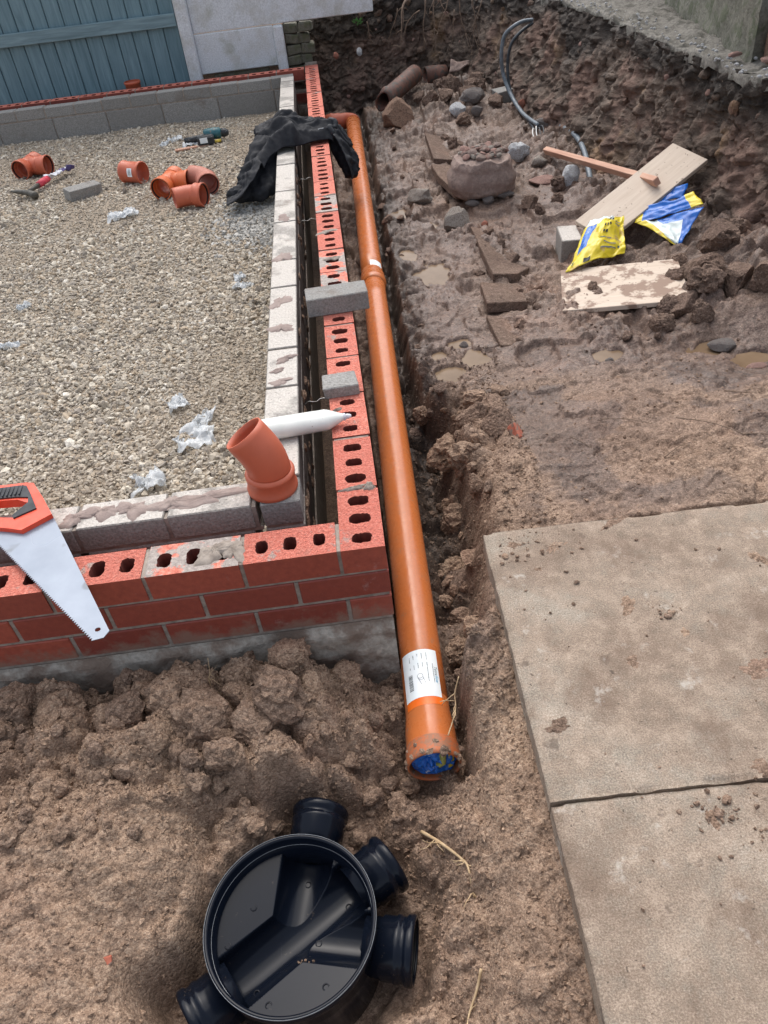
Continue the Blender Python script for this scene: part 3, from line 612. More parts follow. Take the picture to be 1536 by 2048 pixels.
# ================================================================== EARTH BANK
foot = [(-.25, 5.98), (.10, 6.02), (.5, 6.08), (.92, 6.12), (1.2, 5.75), (1.34, 5.2), (1.41, 4.5), (1.50, 3.6), (1.60, 2.85), (1.72, 2.25), (1.80, 1.7), (1.90, 1.0), (2.1, .2)]
topp = [(-.25, 6.14, .28), (.10, 6.16, .28), (.5, 6.2, .29), (.92, 6.42, .42), (1.42, 6.2, .40), (1.66, 5.45, .32), (1.76, 4.7, .30), (1.80, 3.8, .30), (1.81, 3.0, .30), (1.83, 2.4, .30), (1.95, 1.9, .30), (2.15, 1.1, .28), (2.35, .3, .25)]
NS, NTb = 640, 150
sfrac = np.linspace(0, len(foot) - 1, NS); fa = np.array(foot); ta = np.array(topp)
def lerp(A, s):
    i = np.clip(np.floor(s).astype(int), 0, len(A) - 2); f = (s - i); f = f * f * (3 - 2 * f) * .5 + f * .5
    return A[i] * (1 - f)[:, None] + A[i + 1] * f[:, None]
fp = lerp(fa, sfrac); tp = lerp(ta, sfrac); tt = np.linspace(-.18, 1.02, NTb)
fz = np.full(NS, -.34)
B0 = np.concatenate([fp, fz[:, None]], 1); P = B0[:, None] * (1 - tt)[None, :, None] + tp[:, None] * tt[None, :, None]
nx = np.gradient(fp[:, 1]); ny = -np.gradient(fp[:, 0]); nl = np.hypot(nx, ny); nx /= nl; ny /= nl     # towards the pit
sgn = np.sign((1.0 - fp[:, 0]) * nx + (3.5 - fp[:, 1]) * ny); nx *= sgn; ny *= sgn
arc = np.concatenate([[0], np.cumsum(np.hypot(np.diff(fp[:, 0]), np.diff(fp[:, 1])))])
A_, T_ = np.meshgrid(arc, tt * .7, indexing='ij'); a_ = A_.ravel(); t_ = T_.ravel()
disp = .060 * fbm(a_ * 3, t_ * 3, 4, 200) + .014 * clod(a_ * 8 + .5 * fbm(a_ * 5, t_ * 5, 2, 3), t_ * 8, 210) + .014 * clod(a_ * 21, t_ * 24, 215, .6) + .012 * clod(a_ * 47, t_ * 50, 216, .7) + .035 * ridge(a_ * 11 + .5 * fbm(a_ * 4, t_ * 4, 2, 229), t_ * 3, 3, 220) + .040 * fbm(a_ * 13, t_ * 13, 4, 221) + .022 * (plates(a_ * 7 + .5 * fbm(a_ * 9, t_ * 9, 2, 225), t_ * 9, 222) - .5) + .016 * (plates(a_ * 21 + .4 * fbm(a_ * 9, t_ * 9, 2, 226), t_ * 25, 223) - .5) - .05
bulge = .05 * np.sin(np.clip(T_ / .7, 0, 1) * math.pi).ravel()
disp = (disp - bulge * .5).reshape(NS, NTb); P = P.copy()
P[..., 0] += nx[:, None] * disp; P[..., 1] += ny[:, None] * disp; P[..., 2] += .02 * fbm(a_ * 12, t_ * 12, 3, 230).reshape(NS, NTb)
ii = np.arange(NS * NTb).reshape(NS, NTb); Q = np.stack([ii[:-1, :-1], ii[1:, :-1], ii[1:, 1:], ii[:-1, 1:]], -1).reshape(-1, 4)
topat = np.clip(sstep(.62, .90, tt[None, :] + .25 * fbm(a_ * 2.2, t_ * 2.2, 3, 240).reshape(NS, NTb)), 0, 1)
back_shade = sstep(3.2, 1.2, arc)[:, None] * .35  # shade of the back bank put into the colour, mixed as topsoil tone
me = fast_mesh('earth_bank', P.reshape(-1, 3), quads=Q, mats=('bank',), attrs={'top': np.clip(topat + back_shade, 0, 1).ravel()})
bank = bpy.data.objects.new('earth_bank', me); col.objects.link(bank); tag(bank, 'steep cut bank of dark brown earth', kind='structure')
bk_st = [rockmesh('stone', 2, 'rock_pink', 300 + k, .3, .3) for k in range(2)] + [rockmesh('stone', 2, 'bank', 310 + k, .45, .3) for k in range(3)]
for k in range(170):
    i = random.randrange(60, NS - 40); j = random.randrange(20, NTb - 12); p = P[i, j]; r = random.uniform(.010, .04) * (1 if random.random() < .8 else 1.4)
    place(bk_st[2 + k % 3] if k % 12 else bk_st[k % 2], 'stone', p, (r * (1 if k % 12 else .5), r * (.8 if k % 12 else .3), r * (.7 if k % 12 else .4)), random.uniform(0, 6), (random.uniform(-1, 1), random.uniform(-1, 1)), bank)
# roots hanging from the back bank
def rootpath(p, d, L, n=9, wob=.25, droop=.0):
    p = Vector(p); d = Vector(d).normalized(); out = [p.copy()]
    for k in range(n):
        d = (d + Vector([random.uniform(-wob, wob) for _ in range(3)]) + Vector((0, 0, -droop))).normalized(); p = p + d * L / n; out.append(p.copy())
    return out
def root(name, p, d, L, r, mat, branches=4, parent=None, wob=.22, droop=0, label=None):
    main = rootpath(p, d, L, 10, wob, droop); parts = [sweep(main, [r * (1 - .8 * i / 10) for i in range(11)], 6)]
    for b in range(branches):
        q = main[random.randint(1, 9)]; dd = (Vector(d) + Vector([random.uniform(-1, 1) for _ in range(3)])).normalized()
        br = rootpath(q, dd, L * random.uniform(.15, .4), 6, .35, droop); parts.append(sweep(br, [r * .45 * (1 - .8 * i / 6) for i in range(7)], 5))
    V, F = join(parts); return mk(name, V, F, mat, parent, True)
for (x, y, z_, d, L, r) in [(.80, 6.18, .30, (-.5, -.5, -.5), .42, .011), (.95, 6.10, .30, (-.1, -.3, -1), .40, .007), (1.02, 6.05, .34, (-.35, -.3, -.8), .5, .007), (1.12, 5.98, .32, (-.2, -.2, -1), .45, .006), (1.2, 5.9, .35, (-.3, -.3, -.9), .5, .006), (1.28, 5.8, .34, (-.1, -.2, -1), .45, .005), (.72, 6.15, .25, (0, -.2, -1), .28, .005), (.45, 6.06, .2, (.1, -.2, -1), .2, .004), (1.05, 6.1, .3, (.3, -.3, -.9), .35, .005), (1.33, 5.65, .3, (-.2, -.15, -1), .4, .005), (.9, 6.12, .22, (-.8, -.3, -.4), .3, .006), (1.16, 5.95, .22, (-.3, -.2, -.9), .3, .004)]:
    root('root', (x, y, z_), d, L, r, 'root_dark', 5, bank, .25, .12)
# upper level: concrete strip, old wall, hinterland
ux = np.linspace(0, 1, 90); uy = np.linspace(.3, 9, 260); UX, UY = np.meshgrid(ux, uy)
edge = np.interp(UY.ravel(), [.3, 1.1, 1.9, 2.4, 3.0, 3.8, 4.7, 5.45, 6.2, 9], [2.33, 2.13, 1.93, 1.81, 1.79, 1.78, 1.74, 1.64, 1.40, 1.2]) + .045 + .018 * fbm(UY.ravel() * 7, UY.ravel() * 0, 5, 7, .7)
X_ = edge + (4.5 - edge) * (UX.ravel() ** 1.6); Z_ = .315 + .02 * fbm(X_ * 4, UY.ravel() * 4, 4, 300) + .014 * clod(X_ * 14, UY.ravel() * 14, 310, .5) + .016 * clod(X_ * 34, UY.ravel() * 34, 311, .6) + .02 * (plates(X_ * 7, UY.ravel() * 7, 320) - .5) - .05 * sstep(.03, 0, UX.ravel())
Z_ = Z_ + .10 * sstep(5.6, 6.4, UY.ravel())
ii = np.arange(UX.size).reshape(UX.shape); Q = np.stack([ii[:-1, :-1], ii[:-1, 1:], ii[1:, 1:], ii[1:, :-1]], -1).reshape(-1, 4)
me = fast_mesh('upper_path', np.stack([X_, UY.ravel(), Z_], 1), quads=Q, mats=('upper_concrete',)); o = bpy.data.objects.new('upper_path', me); col.objects.link(o); tag(o, 'broken grey concrete strip along the top of the bank', kind='structure')
upath = o
pst = [rockmesh('stone', 1, 'rock_white', 330 + k, .3, .3) for k in range(3)]
for k in range(150):
    y = random.uniform(2.2, 5.6); x = np.interp(y, [2.4, 3, 3.8, 4.7, 5.45], [1.82, 1.81, 1.80, 1.76, 1.68]) + abs(random.gauss(0, .09)); r = random.uniform(.004, .013)
    place(pst[k % 3], 'stone', (x, y, .335), (r, r, r * .6), random.uniform(0, 6), parent=upath)
def wallstrip(p0, p1, z0, z1, th, mat, name, label, cat):
    d = Vector((p1[0] - p0[0], p1[1] - p0[1], 0)); L = d.length; d.normalize(); nrm = Vector((-d.y, d.x, 0)); n = 90; m = 26; V = []
    s = np.repeat(np.linspace(0, L, n), m); t = np.tile(np.linspace(z0, z1, m), n); dd = .03 * fbm(s * 4, t * 4, 4, 400) + .02 * clod(s * 14, t * 14, 410)
    P0 = np.array([p0[0], p0[1], 0]) + s[:, None] * np.array(d) + t[:, None] * np.array([0, 0, 1]) + (dd)[:, None] * np.array(nrm)
    V = list(P0); o_ = len(V); F = [[i * m + j, (i + 1) * m + j, (i + 1) * m + j + 1, i * m + j + 1] for i in range(n - 1) for j in range(m - 1)]
    B = [Vector((p0[0], p0[1], z0)) - nrm * th, Vector((p1[0], p1[1], z0)) - nrm * th, Vector((p1[0], p1[1], z1)) - nrm * th, Vector((p0[0], p0[1], z1)) - nrm * th]
    V += B; F += [[o_, o_ + 1, o_ + 2, o_ + 3], [0, o_, o_ + 3, m - 1], [m - 1, o_ + 3, o_ + 2, n * m - 1], [(n - 1) * m, n * m - 1, o_ + 2, o_ + 1]]
    return tag(mk(name, V, F, mat, None, True), label, cat)
wallstrip((1.98, 2.55), (2.62, 6.4), .28, 1.1, .2, 'old_wall', 'old_wall', 'weathered mossy rendered wall above the concrete strip', 'wall')
o = place(rockmesh('brick_stub', 2, 'rock_brown', 450, .15, .3), 'broken_brickwork', (2.06, 2.52, .42), (.06, .08, .16)); tag(o, 'brown broken brickwork stub at the old wall\'s near end', 'rubble')
for k, (x, y, lab) in enumerate([(1.93, 2.62, 'flat brown brick shard on the concrete strip near the wall'), (1.99, 2.45, 'reddish brick shard lying at the foot of the broken brickwork')]):
    o = place(bk_st[k], 'brick_shard', (x, y, .345), (.045, .02, .012), .3 + k); tag(o, lab, 'brick shard')

# ================================================================== MASONRY
BL, BW, BH, JT = .215, .1025, .073, .010
def perforated(seed):
    rr = random.Random(seed); V = []; F = []; M = []; hl, hw = BL / 2, BW / 2
    def add(v): V.append(v); return len(V) - 1
    n = 24; cell = BL / 3
    zt = 0
    for c in range(3):
        x0 = -hl + c * cell; x1 = x0 + cell; hs_ = rr.uniform(.84, 1.08); cxm = (x0 + x1) / 2 + (.004, 0, -.004)[c] + rr.uniform(-.002, .002); outer = []; inner = []; bot = []
        for k in range(n):
            a = 2 * math.pi * (k + .5) / n; ca, sa = math.cos(a), math.sin(a)
            # slot 24 mm x 48 mm, rounded
            r = 1 / ((abs(ca) / .0170) ** 3.4 + (abs(sa) / .0245) ** 3.4) ** (1 / 3.4) * rr.uniform(.92, 1.06) * hs_
            inner.append(add((cxm + r * ca, r * sa, -.0008 + rr.uniform(-.001, .0004)))); bot.append(add((cxm + r * ca * .95, r * sa * .95, -.058)))
            m = max(abs(ca) / (cell / 2), abs(sa) / hw); ox, oy = (x0 + x1) / 2 + ca / m, sa / m
            if k % 4 == 1 and False: pass
            outer.append([ox, oy])
        # snap nearest outer samples to corners
        for (qx, qy) in ((x0, -hw), (x1, -hw), (x1, hw), (x0, hw)):
            b = min(range(n), key=lambda k: (outer[k][0] - qx) ** 2 + (outer[k][1] - qy) ** 2); outer[b] = [qx, qy]
        oi = [add((p[0], p[1], 0)) for p in outer]
        for k in range(n):
            j = (k + 1) % n; F.append([oi[k], oi[j], inner[j], inner[k]]); M.append(0); F.append([inner[k], inner[j], bot[j], bot[k]]); M.append(2)
        F.append(bot); M.append(2)
    b = .0012
    lo = [add((sx * hl, sy * hw, -BH)) for sx, sy in ((-1, -1), (1, -1), (1, 1), (-1, 1))]; hi = [add((sx * hl, sy * hw, 0)) for sx, sy in ((-1, -1), (1, -1), (1, 1), (-1, 1))]
    for k in range(4): F.append([lo[k], lo[(k + 1) % 4], hi[(k + 1) % 4], hi[k]]); M.append(1)
    F.append(lo[::-1]); M.append(1)
    return V, F, M
perf = []
for k in range(9):
    V, F, M = perforated(k); me = bpy.data.meshes.new('brick')
    me.from_pydata(V, [], F); me.polygons.foreach_set('material_index', M)
    for m in ('brick_top', 'brick_face', 'brick_hole'): me.materials.append(MATS[m])
    bm = bmesh.new(); bm.from_mesh(me); bmesh.ops.remove_doubles(bm, verts=bm.verts, dist=.0002); bmesh.ops.recalc_face_normals(bm, faces=bm.faces); bm.to_mesh(me); bm.free(); me.update(); perf.append(me)
perf_m = perf[0].copy(); perf_m.materials[0] = MATS['brick_mortared']
perf_far = perf
def plain_brick(L=BL, seed=0):
    V, F = bevel_box(L, BW, BH, .0025); V = [v + Vector((0, 0, -BH / 2)) for v in V]; me = bpy.data.meshes.new('brick'); me.from_pydata(V, [], F); me.materials.append(MATS['brick_face']); me.update(); return me
pb = plain_brick(); pbh = plain_brick(BW)
wall = thing('brick_wall', 'outer leaf of red perforated bricks running round the extension', 'wall', (-.05, .05, -.249))
def brick(me, x, y, z, rz=0, parent=wall):
    o = bpy.data.objects.new('brick', me); col.objects.link(o); o.location = (x, y, z); o.rotation_euler = (random.gauss(0, .003), random.gauss(0, .003), rz + random.gauss(0, .004)); attach(o, parent); return o
mortar = []
YE = 5.675; XE = -2.75; FE = -1.35
hw = BW / 2; P90 = math.pi / 2
for c in range(3):
    z = -c * (BH + JT) + (0 if c else 0)
    # side (along Y)
    y = 0.0 if c % 2 == 0 else BW + JT
    first = True; k = 0
    while y < YE - .05:
        L = min(BL, YE - y); full = L > BL - .001
        if c == 0:
            me = perf_m if k in (6, 7, 10) else perf[(k * 5) % 9]
            if not full and L < .16: brick(pbh, -hw, y + L / 2, z, P90)
            else: brick(me, -hw, y + BL / 2, z + random.gauss(0, .0008), P90 + (math.pi if random.random() < .5 else 0))
        else: brick(pb if full else pbh, -hw, y + (BL if full else BW) / 2, z, P90)
        mortar.append(boxmesh(-BW + .004, -.004, y + BL - .0008, y + BL + JT + .0008, z - BH, z - .003)); y += BL + JT; k += 1
    # front (along -X)
    x = -(BW + JT) if c % 2 == 0 else 0.0; k = 0
    while x > FE:
        me = (perf_m if k == 1 else perf[(k * 4 + 1) % 9]) if c == 0 else pb
        brick(me, x - BL / 2, hw, z, math.pi if k % 2 else 0); mortar.append(boxmesh(x - BL - JT - .0008, x - BL + .0008, .004, BW - .004, z - BH, z - .003)); x -= BL + JT; k += 1
    if c % 2 == 0: mortar.append(boxmesh(-BW - JT - .0008, -BW + .0008, .004, BW - .004, z - BH, z - .003))
    # back (along -X)
    x = -(BW + JT); k = 0
    if c % 2: x -= .1125
    while x > XE:
        brick(perf[(k * 5) % 9] if c == 0 else pb, x - BL / 2, YE - hw, z, 0); mortar.append(boxmesh(x - BL - JT - .0008, x - BL + .0008, YE - BW + .004, YE - .004, z - BH, z - .003)); x -= BL + JT; k += 1
    zb = z - BH
    mortar += [boxmesh(-BW + .0045, -.0045, .0045, YE - .0045, zb - JT - .0005, zb + .0005), boxmesh(FE, -BW + .0045, .0045, BW - .0045, zb - JT - .0005, zb + .0005), boxmesh(XE, -BW + .0045, YE - BW + .0045, YE - .0045, zb - JT - .0005, zb + .0005)]
V, F = join(mortar); mk('mortar', V, F, 'mortar', wall)
# concrete below the bricks
def rough_wall_face():
    n, m = 150, 40; xs_ = np.linspace(FE, -.003, n); zs_ = np.linspace(-.62, -.2505, m); XX, ZZ = np.meshgrid(xs_, zs_); f = fbm(XX.ravel() * 14, ZZ.ravel() * 14, 4, 500)
    YY = .004 - (.012 + .010 * f) * sstep(-.250, -.285, ZZ.ravel()) ; ii = np.arange(XX.size).reshape(XX.shape)
    return np.stack([XX.ravel(), YY, ZZ.ravel()], 1), np.stack([ii[:-1, :-1], ii[:-1, 1:], ii[1:, 1:], ii[1:, :-1]], -1).reshape(-1, 4)
V, Q = rough_wall_face(); parts = [(list(V), Q.tolist()), boxmesh(-.112, -.003, .02, YE, -.66, -.2505), boxmesh(FE, -.112, .02, .112, -.66, -.2515), boxmesh(XE, -.112, YE - .112, YE - .002, -.66, -.2515)]
V, F = join(parts); mk('footing', V, F, 'footing', wall, False)
# mortar smears on brick faces / tops
def smear(name, x, y, z, rx, ry, th, mat, parent, rz=0, seed=0):
    nr, na = 7, 48; V = [(0, 0, th)]; F = []
    rr = np.random.default_rng(seed); ph = rr.random() * 9; edge_ = [1 + .3 * math.sin(2 * t + ph) + .17 * math.sin(3 * t + ph * 2) + .12 * math.sin(5 * t + ph * 3) + .09 * math.sin(9 * t + ph) + .06 * math.sin(17 * t + ph * 5) + rr.uniform(-.06, .06) for t in np.linspace(0, 2 * math.pi, na, endpoint=False)]
    for i in range(1, nr + 1):
        for k in range(na):
            a = 2 * math.pi * k / na; e = edge_[k]
            r = i / nr * e; hgt = th * (1 - (i / nr) ** 3) * (.75 + .5 * rr.random()) - (.0015 if i == nr else 0); V.append((rx * r * math.cos(a), ry * r * math.sin(a), hgt))
    for k in range(na): F.append([0, 1 + k, 1 + (k + 1) % na])
    for i in range(nr - 1):
        for k in range(na): F.append([1 + i * na + k, 1 + (i + 1) * na + k, 1 + (i + 1) * na + (k + 1) % na, 1 + i * na + (k + 1) % na])
    M = Matrix.Translation((x, y, z)) @ Matrix.Rotation(rz, 4, 'Z'); return mk(name, xform(V, M), F, mat, parent, True)
smear('mortar_smear', -.395, .055, .0, .045, .034, .008, 'mortar', wall, .3, 3); smear('mortar_smear', -.35, .05, 0, .022, .04, .006, 'mortar', wall, .1, 4)
smear('mortar_smear', -.02, .222, .0, .016, .012, .008, 'mortar', wall, .1, 6); smear('mortar_smear', -.06, .223, .0, .035, .006, .004, 'mortar', wall, .1, 7)
smear('mortar_smear', -.05, 1.70, .0, .03, .016, .005, 'mortar', wall, .4, 8); smear('mortar_smear', -.06, 2.0, .0, .04, .02, .004, 'mortar', wall, .4, 9); smear('mortar_smear', -.085, .585, 0, .018, .006, .007, 'mortar', wall, .6, 10); smear('mortar_smear', -.03, 2.47, .0, .03, .008, .004, 'mortar', wall, .4, 12)

# ---- inner leaf of concrete blocks
bwall = thing('block_wall', 'inner leaf of grey concrete blocks around the gravel', 'wall', (-.245, .25, -.3))
def block(x0, x1, y0, y1, z0, z1, mat='block'):
    V, F = bevel_box(x1 - x0, y1 - y0, z1 - z0, .003, .0006); o = mk('block', V, F, mat, None); o.location = ((x0 + x1) / 2, (y0 + y1) / 2, (z0 + z1) / 2); attach(o, bwall); return o
g = .005; bm_ = []
sj = [.305, .53, .761, 1.005, 1.49, 1.75, 2.19, 2.625, 3.068, 3.51, 3.95, 4.39, 4.71, 5.0, 5.215, 5.37]
for a, b in zip(sj[:-1], sj[1:]): block(-.295, -.195, a + g, b - g, -.073, random.uniform(-.002, .001)); bm_.append(boxmesh(-.292, -.199, b - g - .0005, b + g + .0005, -.073, -.006))
block(-.295, -.195, .205, .305 - g, -.073, 0, 'block_grey')
y = .205
while y < 5.3: block(-.295, -.195, y, min(y + .44, 5.36), -.298, -.083); y += .45
fj = [-.313, -.532, -.761, -.985, -1.21, -1.43]
for a, b in zip(fj[:-1], fj[1:]): block(b + g, a - g, .205, .305, -.073, random.uniform(-.001, .001)); bm_.append(boxmesh(a - g - .0005, a + g + .0005, .209, .301, -.073, -.006))
x = -.313
while x > -1.4: block(x - .44, x - .01, .205, .305, -.298, -.083); x -= .45
bj = [-.195, -.379, -.634, -.847, -1.058, -1.265, -1.474, -1.693, -1.906, -2.136, -2.36, -2.58, -2.8]
for a, b in zip(bj[:-1], bj[1:]): block(b + g, a - g, 5.372, 5.47, -.073, random.uniform(-.004, .002), 'block_grey'); bm_.append(boxmesh(b - g, b + g, 5.376, 5.466, -.073, -.004))
lj = [-.30, -.364, -.808, -1.246, -1.681, -2.098, -2.53, -2.97]
for a, b in zip(lj[:-1], lj[1:]): block(b + .004, a - .004, 5.370, 5.47, -.298, -.083, 'block_grey'); bm_.append(boxmesh(b - .004, b + .004, 5.378, 5.466, -.298, -.083))
bm_ += [boxmesh(-.291, -.199, .209, 5.37, -.0835, -.0725), boxmesh(-1.4, -.3, .209, .301, -.0835, -.0725), boxmesh(-2.9, -.2, 5.376, 5.466, -.0835, -.0725), boxmesh(-.30, -.19, .2, 5.4, -.66, -.298), boxmesh(-1.4, -.3, .2, .31, -.66, -.298), boxmesh(-2.9, -.2, 5.36, 5.48, -.5, -.298)]
V, F = join(bm_); mk('mortar', V, F, 'mortar', bwall)
for i, (x, y, rx, ry, th, rz) in enumerate([(-.255, 1.36, .03, .055, .004, -.3), (-.25, 1.15, .035, .035, .005, .3), (-.235, .93, .03, .02, .005, .4), (-.25, .79, .035, .018, .003, 0), (-.25, 1.78, .030, .055, .004, -.2), (-.25, 2.24, .03, .04, .004, .3), (-.52, .258, .05, .032, .007, .1), (-.43, .262, .09, .030, .005, .05), (-.62, .255, .04, .035, .006, .3), (-.70, .26, .045, .03, .006, .2), (-.76, .25, .04, .03, .006, .2), (-.24, .25, .03, .025, .004, 0), (-.26, .86, .025, .012, .004, .2)]):
    smear('mortar_smear', x, y, 0.0005, rx, ry, th, 'mortar_fresh', bwall, rz, 40 + i)
# lumps on the cavity face: mortar droppings
for i in range(60):
    y = random.uniform(.22, 3.4); z = random.uniform(-.30, -.03); me = random.choice(clods_lo)
    place(me, 'mortar_dropping', (-.193, y, z), (.006, random.uniform(.008, .03), random.uniform(.008, .02)), 0, (random.uniform(-.5, .5), 0), bwall)
# wall ties
for k, (y, z, lab) in enumerate([(.16, -.075, 'thin steel wall tie in the cavity nearest the front corner'), (.80, -.08, 'thin steel wall tie across the cavity by the small grey block'), (1.63, -.08, 'thin steel wall tie in the cavity beyond the long grey block'), (2.42, -.08, 'thin steel wall tie at middle of the long cavity'), (3.06, -.08, 'thin steel wall tie just in front of the jacket')]):
    P_ = [(-.09 - .012 * i, y - .003 * i + .004 * math.sin(i * 1.9), z + .004 * math.cos(i * 1.9)) for i in range(9)]
    V, F = sweep(P_, .0014, 6); tag(mk('wall_tie', V, F, 'steel_tie', None, True), lab, 'wall tie', 'wall ties in the cavity')

# ================================================================== GRAVEL FLOOR
def gravel_h(x, y): return -.225 + .035 * sstep(2.5, .6, y) + .016 * fbm(x * 2.2, y * 2.2, 3, 600) + .006 * fbm(x * 8, y * 8, 2, 610)
xg = np.linspace(-3.0, -.29, 150); yg = np.linspace(.29, 5.4, 260); XX, YY = np.meshgrid(xg, yg); ii = np.arange(XX.size).reshape(XX.shape)
me = fast_mesh('gravel_bed', np.stack([XX.ravel(), YY.ravel(), gravel_h(XX.ravel(), YY.ravel()) - .001], 1), quads=np.stack([ii[:-1, :-1], ii[:-1, 1:], ii[1:, 1:], ii[1:, :-1]], -1).reshape(-1, 4), mats=('gravel_bed',))
o = bpy.data.objects.new('gravel_bed', me); col.objects.link(o); tag(o, 'dusty stone bed under the gravel', kind='structure')
NG = 64000
yq = .31 + (5.36 - .31) * RNG.random(NG) ** 1.25; xl = np.interp(yq, [.3, 5.4], [-1.25, -2.8]); xq = -.30 - (-.30 - xl) * RNG.random(NG)
S = .0048 + .0085 * RNG.random(NG) ** 2.0; big = (RNG.random(NG) < .08); S[big] *= 1.6
fresh = RNG.random(NG) < .9 * np.exp(-(((xq + .40) / .20) ** 2 + ((yq - 2.92) / .34) ** 2) ** 1.3); S[fresh] = .010 + .008 * RNG.random(fresh.sum())
tread = sstep(.60, .75, vn(xq * 2.1, yq * 2.1, 640)); S *= .84 - .22 * tread
zq = gravel_h(xq, yq) + S * .30 * RNG.random(NG)
V, F = scatter(np.stack([xq, yq, zq], 1), S, None, 21, (1.25, .95, .62), .3)
pal = np.array([srgb(178, 168, 152), srgb(158, 148, 132), srgb(200, 192, 176), srgb(142, 134, 124), srgb(170, 154, 132), srgb(122, 114, 104), srgb(212, 206, 194)])
ti = RNG.choice(len(pal), NG, p=[.24, .22, .15, .14, .13, .08, .04]); tint = pal[ti].copy(); tint[:, :3] *= RNG.uniform(.92, 1.25, (NG, 1))
tint[fresh, :3] = np.array(srgb(186, 184, 178)[:3]) * RNG.uniform(.6, 1.05, (fresh.sum(), 1))
dust = (.35 * tread + .16)[:, None]; dust[fresh] *= .2; tint[:, :3] = tint[:, :3] * (1 - dust) + np.array(srgb(168, 154, 136)[:3]) * dust
me = fast_mesh('gravel', V, tris=F, mats=('gravel',), smooth=False, cattrs={'tint': np.repeat(tint, len(B12), 0)})
o = bpy.data.objects.new('gravel', me); col.objects.link(o); tag(o, 'beige crushed stone spread between the block walls', 'gravel', kind='stuff')
def gg(x, y): return float(gravel_h(np.array([x]), np.array([y]))[0])

# ================================================================== FENCES
FY = 5.90
fence = thing('timber_fence', 'blue grey painted fence of vertical boards behind the far wall', 'fence', (-1.9, FY, -.3))
x = -1.06; k = 0
while x > -3.0:
    wd = random.uniform(.118, .128); V, F = bevel_box(wd - .006, .014, 1.9, .004); o = mk('board', V, F, 'fence_wood'); o.location = (x - wd / 2, FY + .02 + random.uniform(0, .003), .55); attach(o, fence); x -= wd; k += 1
V, F = bevel_box(1.98, .012, 1.9, .0); o = mk('gap_blocker', V, F, 'fence_wood'); o.location = (-2.05, FY + .047, .55); attach(o, fence)  # added sheet behind the boards, keeps light out of the gaps
for z in (.395, 1.2):
    V, F = bevel_box(1.98, .035, .088, .004); o = mk('rail', V, F, 'fence_rail'); o.location = (-2.05, FY - .008, z); o.rotation_euler = (0, 0, 0); attach(o, fence)
V, F = join([boxmesh(-1.0, 4.6, 6.62, 14, -.7, .36), boxmesh(-1.0, -.24, 5.98, 6.7, -.7, .27), boxmesh(-.24, .5, 6.26, 6.7, -.7, .26), boxmesh(-9, -1.0, 5.98, 14, -.7, -.05)]); o = mk('light_block_ground', V, F, 'soil'); tag(o, 'unseen ground added behind the fences to block light', kind='structure')  # unseen raised ground, added to block the light from behind
cf = thing('concrete_fence', 'pale concrete posts and panels at the far corner', 'fence', (-.6, FY, -.3))
def cbox(name, x0, x1, y0, y1, z0, z1, mat='panel', b=.006, par=cf):
    V, F = bevel_box(x1 - x0, y1 - y0, z1 - z0, b, .001); o = mk(name, V, F, mat); o.location = ((x0 + x1) / 2, (y0 + y1) / 2, (z0 + z1) / 2); attach(o, par); return o
cbox('post', -1.052, -.952, FY - .05, FY + .06, -.35, 1.3, b=.012)
cbox('post', -.318, -.238, FY - .045, FY + .05, -.35, .272, b=.01)
cbox('panel', -.952, -.318, FY + .0, FY + .04, -.005, .275)
cbox('panel', -.952, .50, FY + .005, FY + .05, .281, .60)
cbox('panel', -.952, .50, FY + .008, FY + .052, .605, 1.2)
cbox('rubble_infill', -.86, -.40, FY + .03, FY + .08, -.3, -.02, 'mossy_masonry', .004)
ms = thing('mossy_masonry', 'dark mossy broken masonry between the concrete post and bank', 'wall', (-.13, FY, -.2))
for r_ in range(5):
    for q in range(2):
        x0 = -.235 + q * .12 - (.03 if r_ % 2 else 0) * q; V, F = bevel_box(.112, .10, .066, .008, .006); o = mk('brick', V, F, 'mossy_masonry'); o.location = (x0 + .056, FY + .05 + random.uniform(-.015, .02), .235 - r_ * .074); o.rotation_euler = (random.gauss(0, .04), random.gauss(0, .04), random.gauss(0, .08)); attach(o, ms)

# ================================================================== LONG DRAIN PIPE
pipe = thing('drain_pipe', 'long orange drain pipe laid beside the brick wall', 'pipe', (PX(-.27), -.27, PZ(-.27) - .055))
def pc(y): return Vector((PX(y), y, PZ(y)))
y0, yc, y1 = -.315, 2.32, 5.30
def tube_part(name, ya, yb, ro, th, mat, n=48, m=14, prof=None):
    ys_ = [ya + (yb - ya) * i / m for i in range(m + 1)]; V, F = hollow([pc(t) for t in ys_], [ro if prof is None else prof(t) for t in ys_], th, n); return mk(name, V, F, mat, pipe, True)
RP = .055
tube_part('pipe_length', -.16, yc - .02, RP, .0032, 'pipe_orange')
tube_part('pipe_length', yc + .04, y1, RP, .0032, 'pipe_orange')
# near socket, flared, muddy mouth
sock = [(-.14, .0552), (-.175, .0556), (-.205, .0590), (-.222, .0606), (-.262, .0614), (-.270, .0640), (-.292, .0656), (-.304, .0648), (-.313, .0632)]
V, F = hollow([pc(t) for t, r in sock], [r for t, r in sock], .004, 48); mk('socket', V, F, ['pipe_orange', 'pipe_muddy'], pipe, True, fm=[1 if (4 <= (i // 48) <= 12) else 0 for i in range(len(F))])
smears = thing  # (no-op alias)
mid = [(yc - .045, .0556), (yc - .03, .0610), (yc - .02, .0640), (yc - .005, .0645), (yc + .004, .0612), (yc + .06, .0608), (yc + .075, .0565), (yc + .10, .0556)]
V, F = hollow([pc(t) for t, r in mid], [r for t, r in mid], .004, 48); mk('collar', V, F, 'pipe_orange', pipe, True)
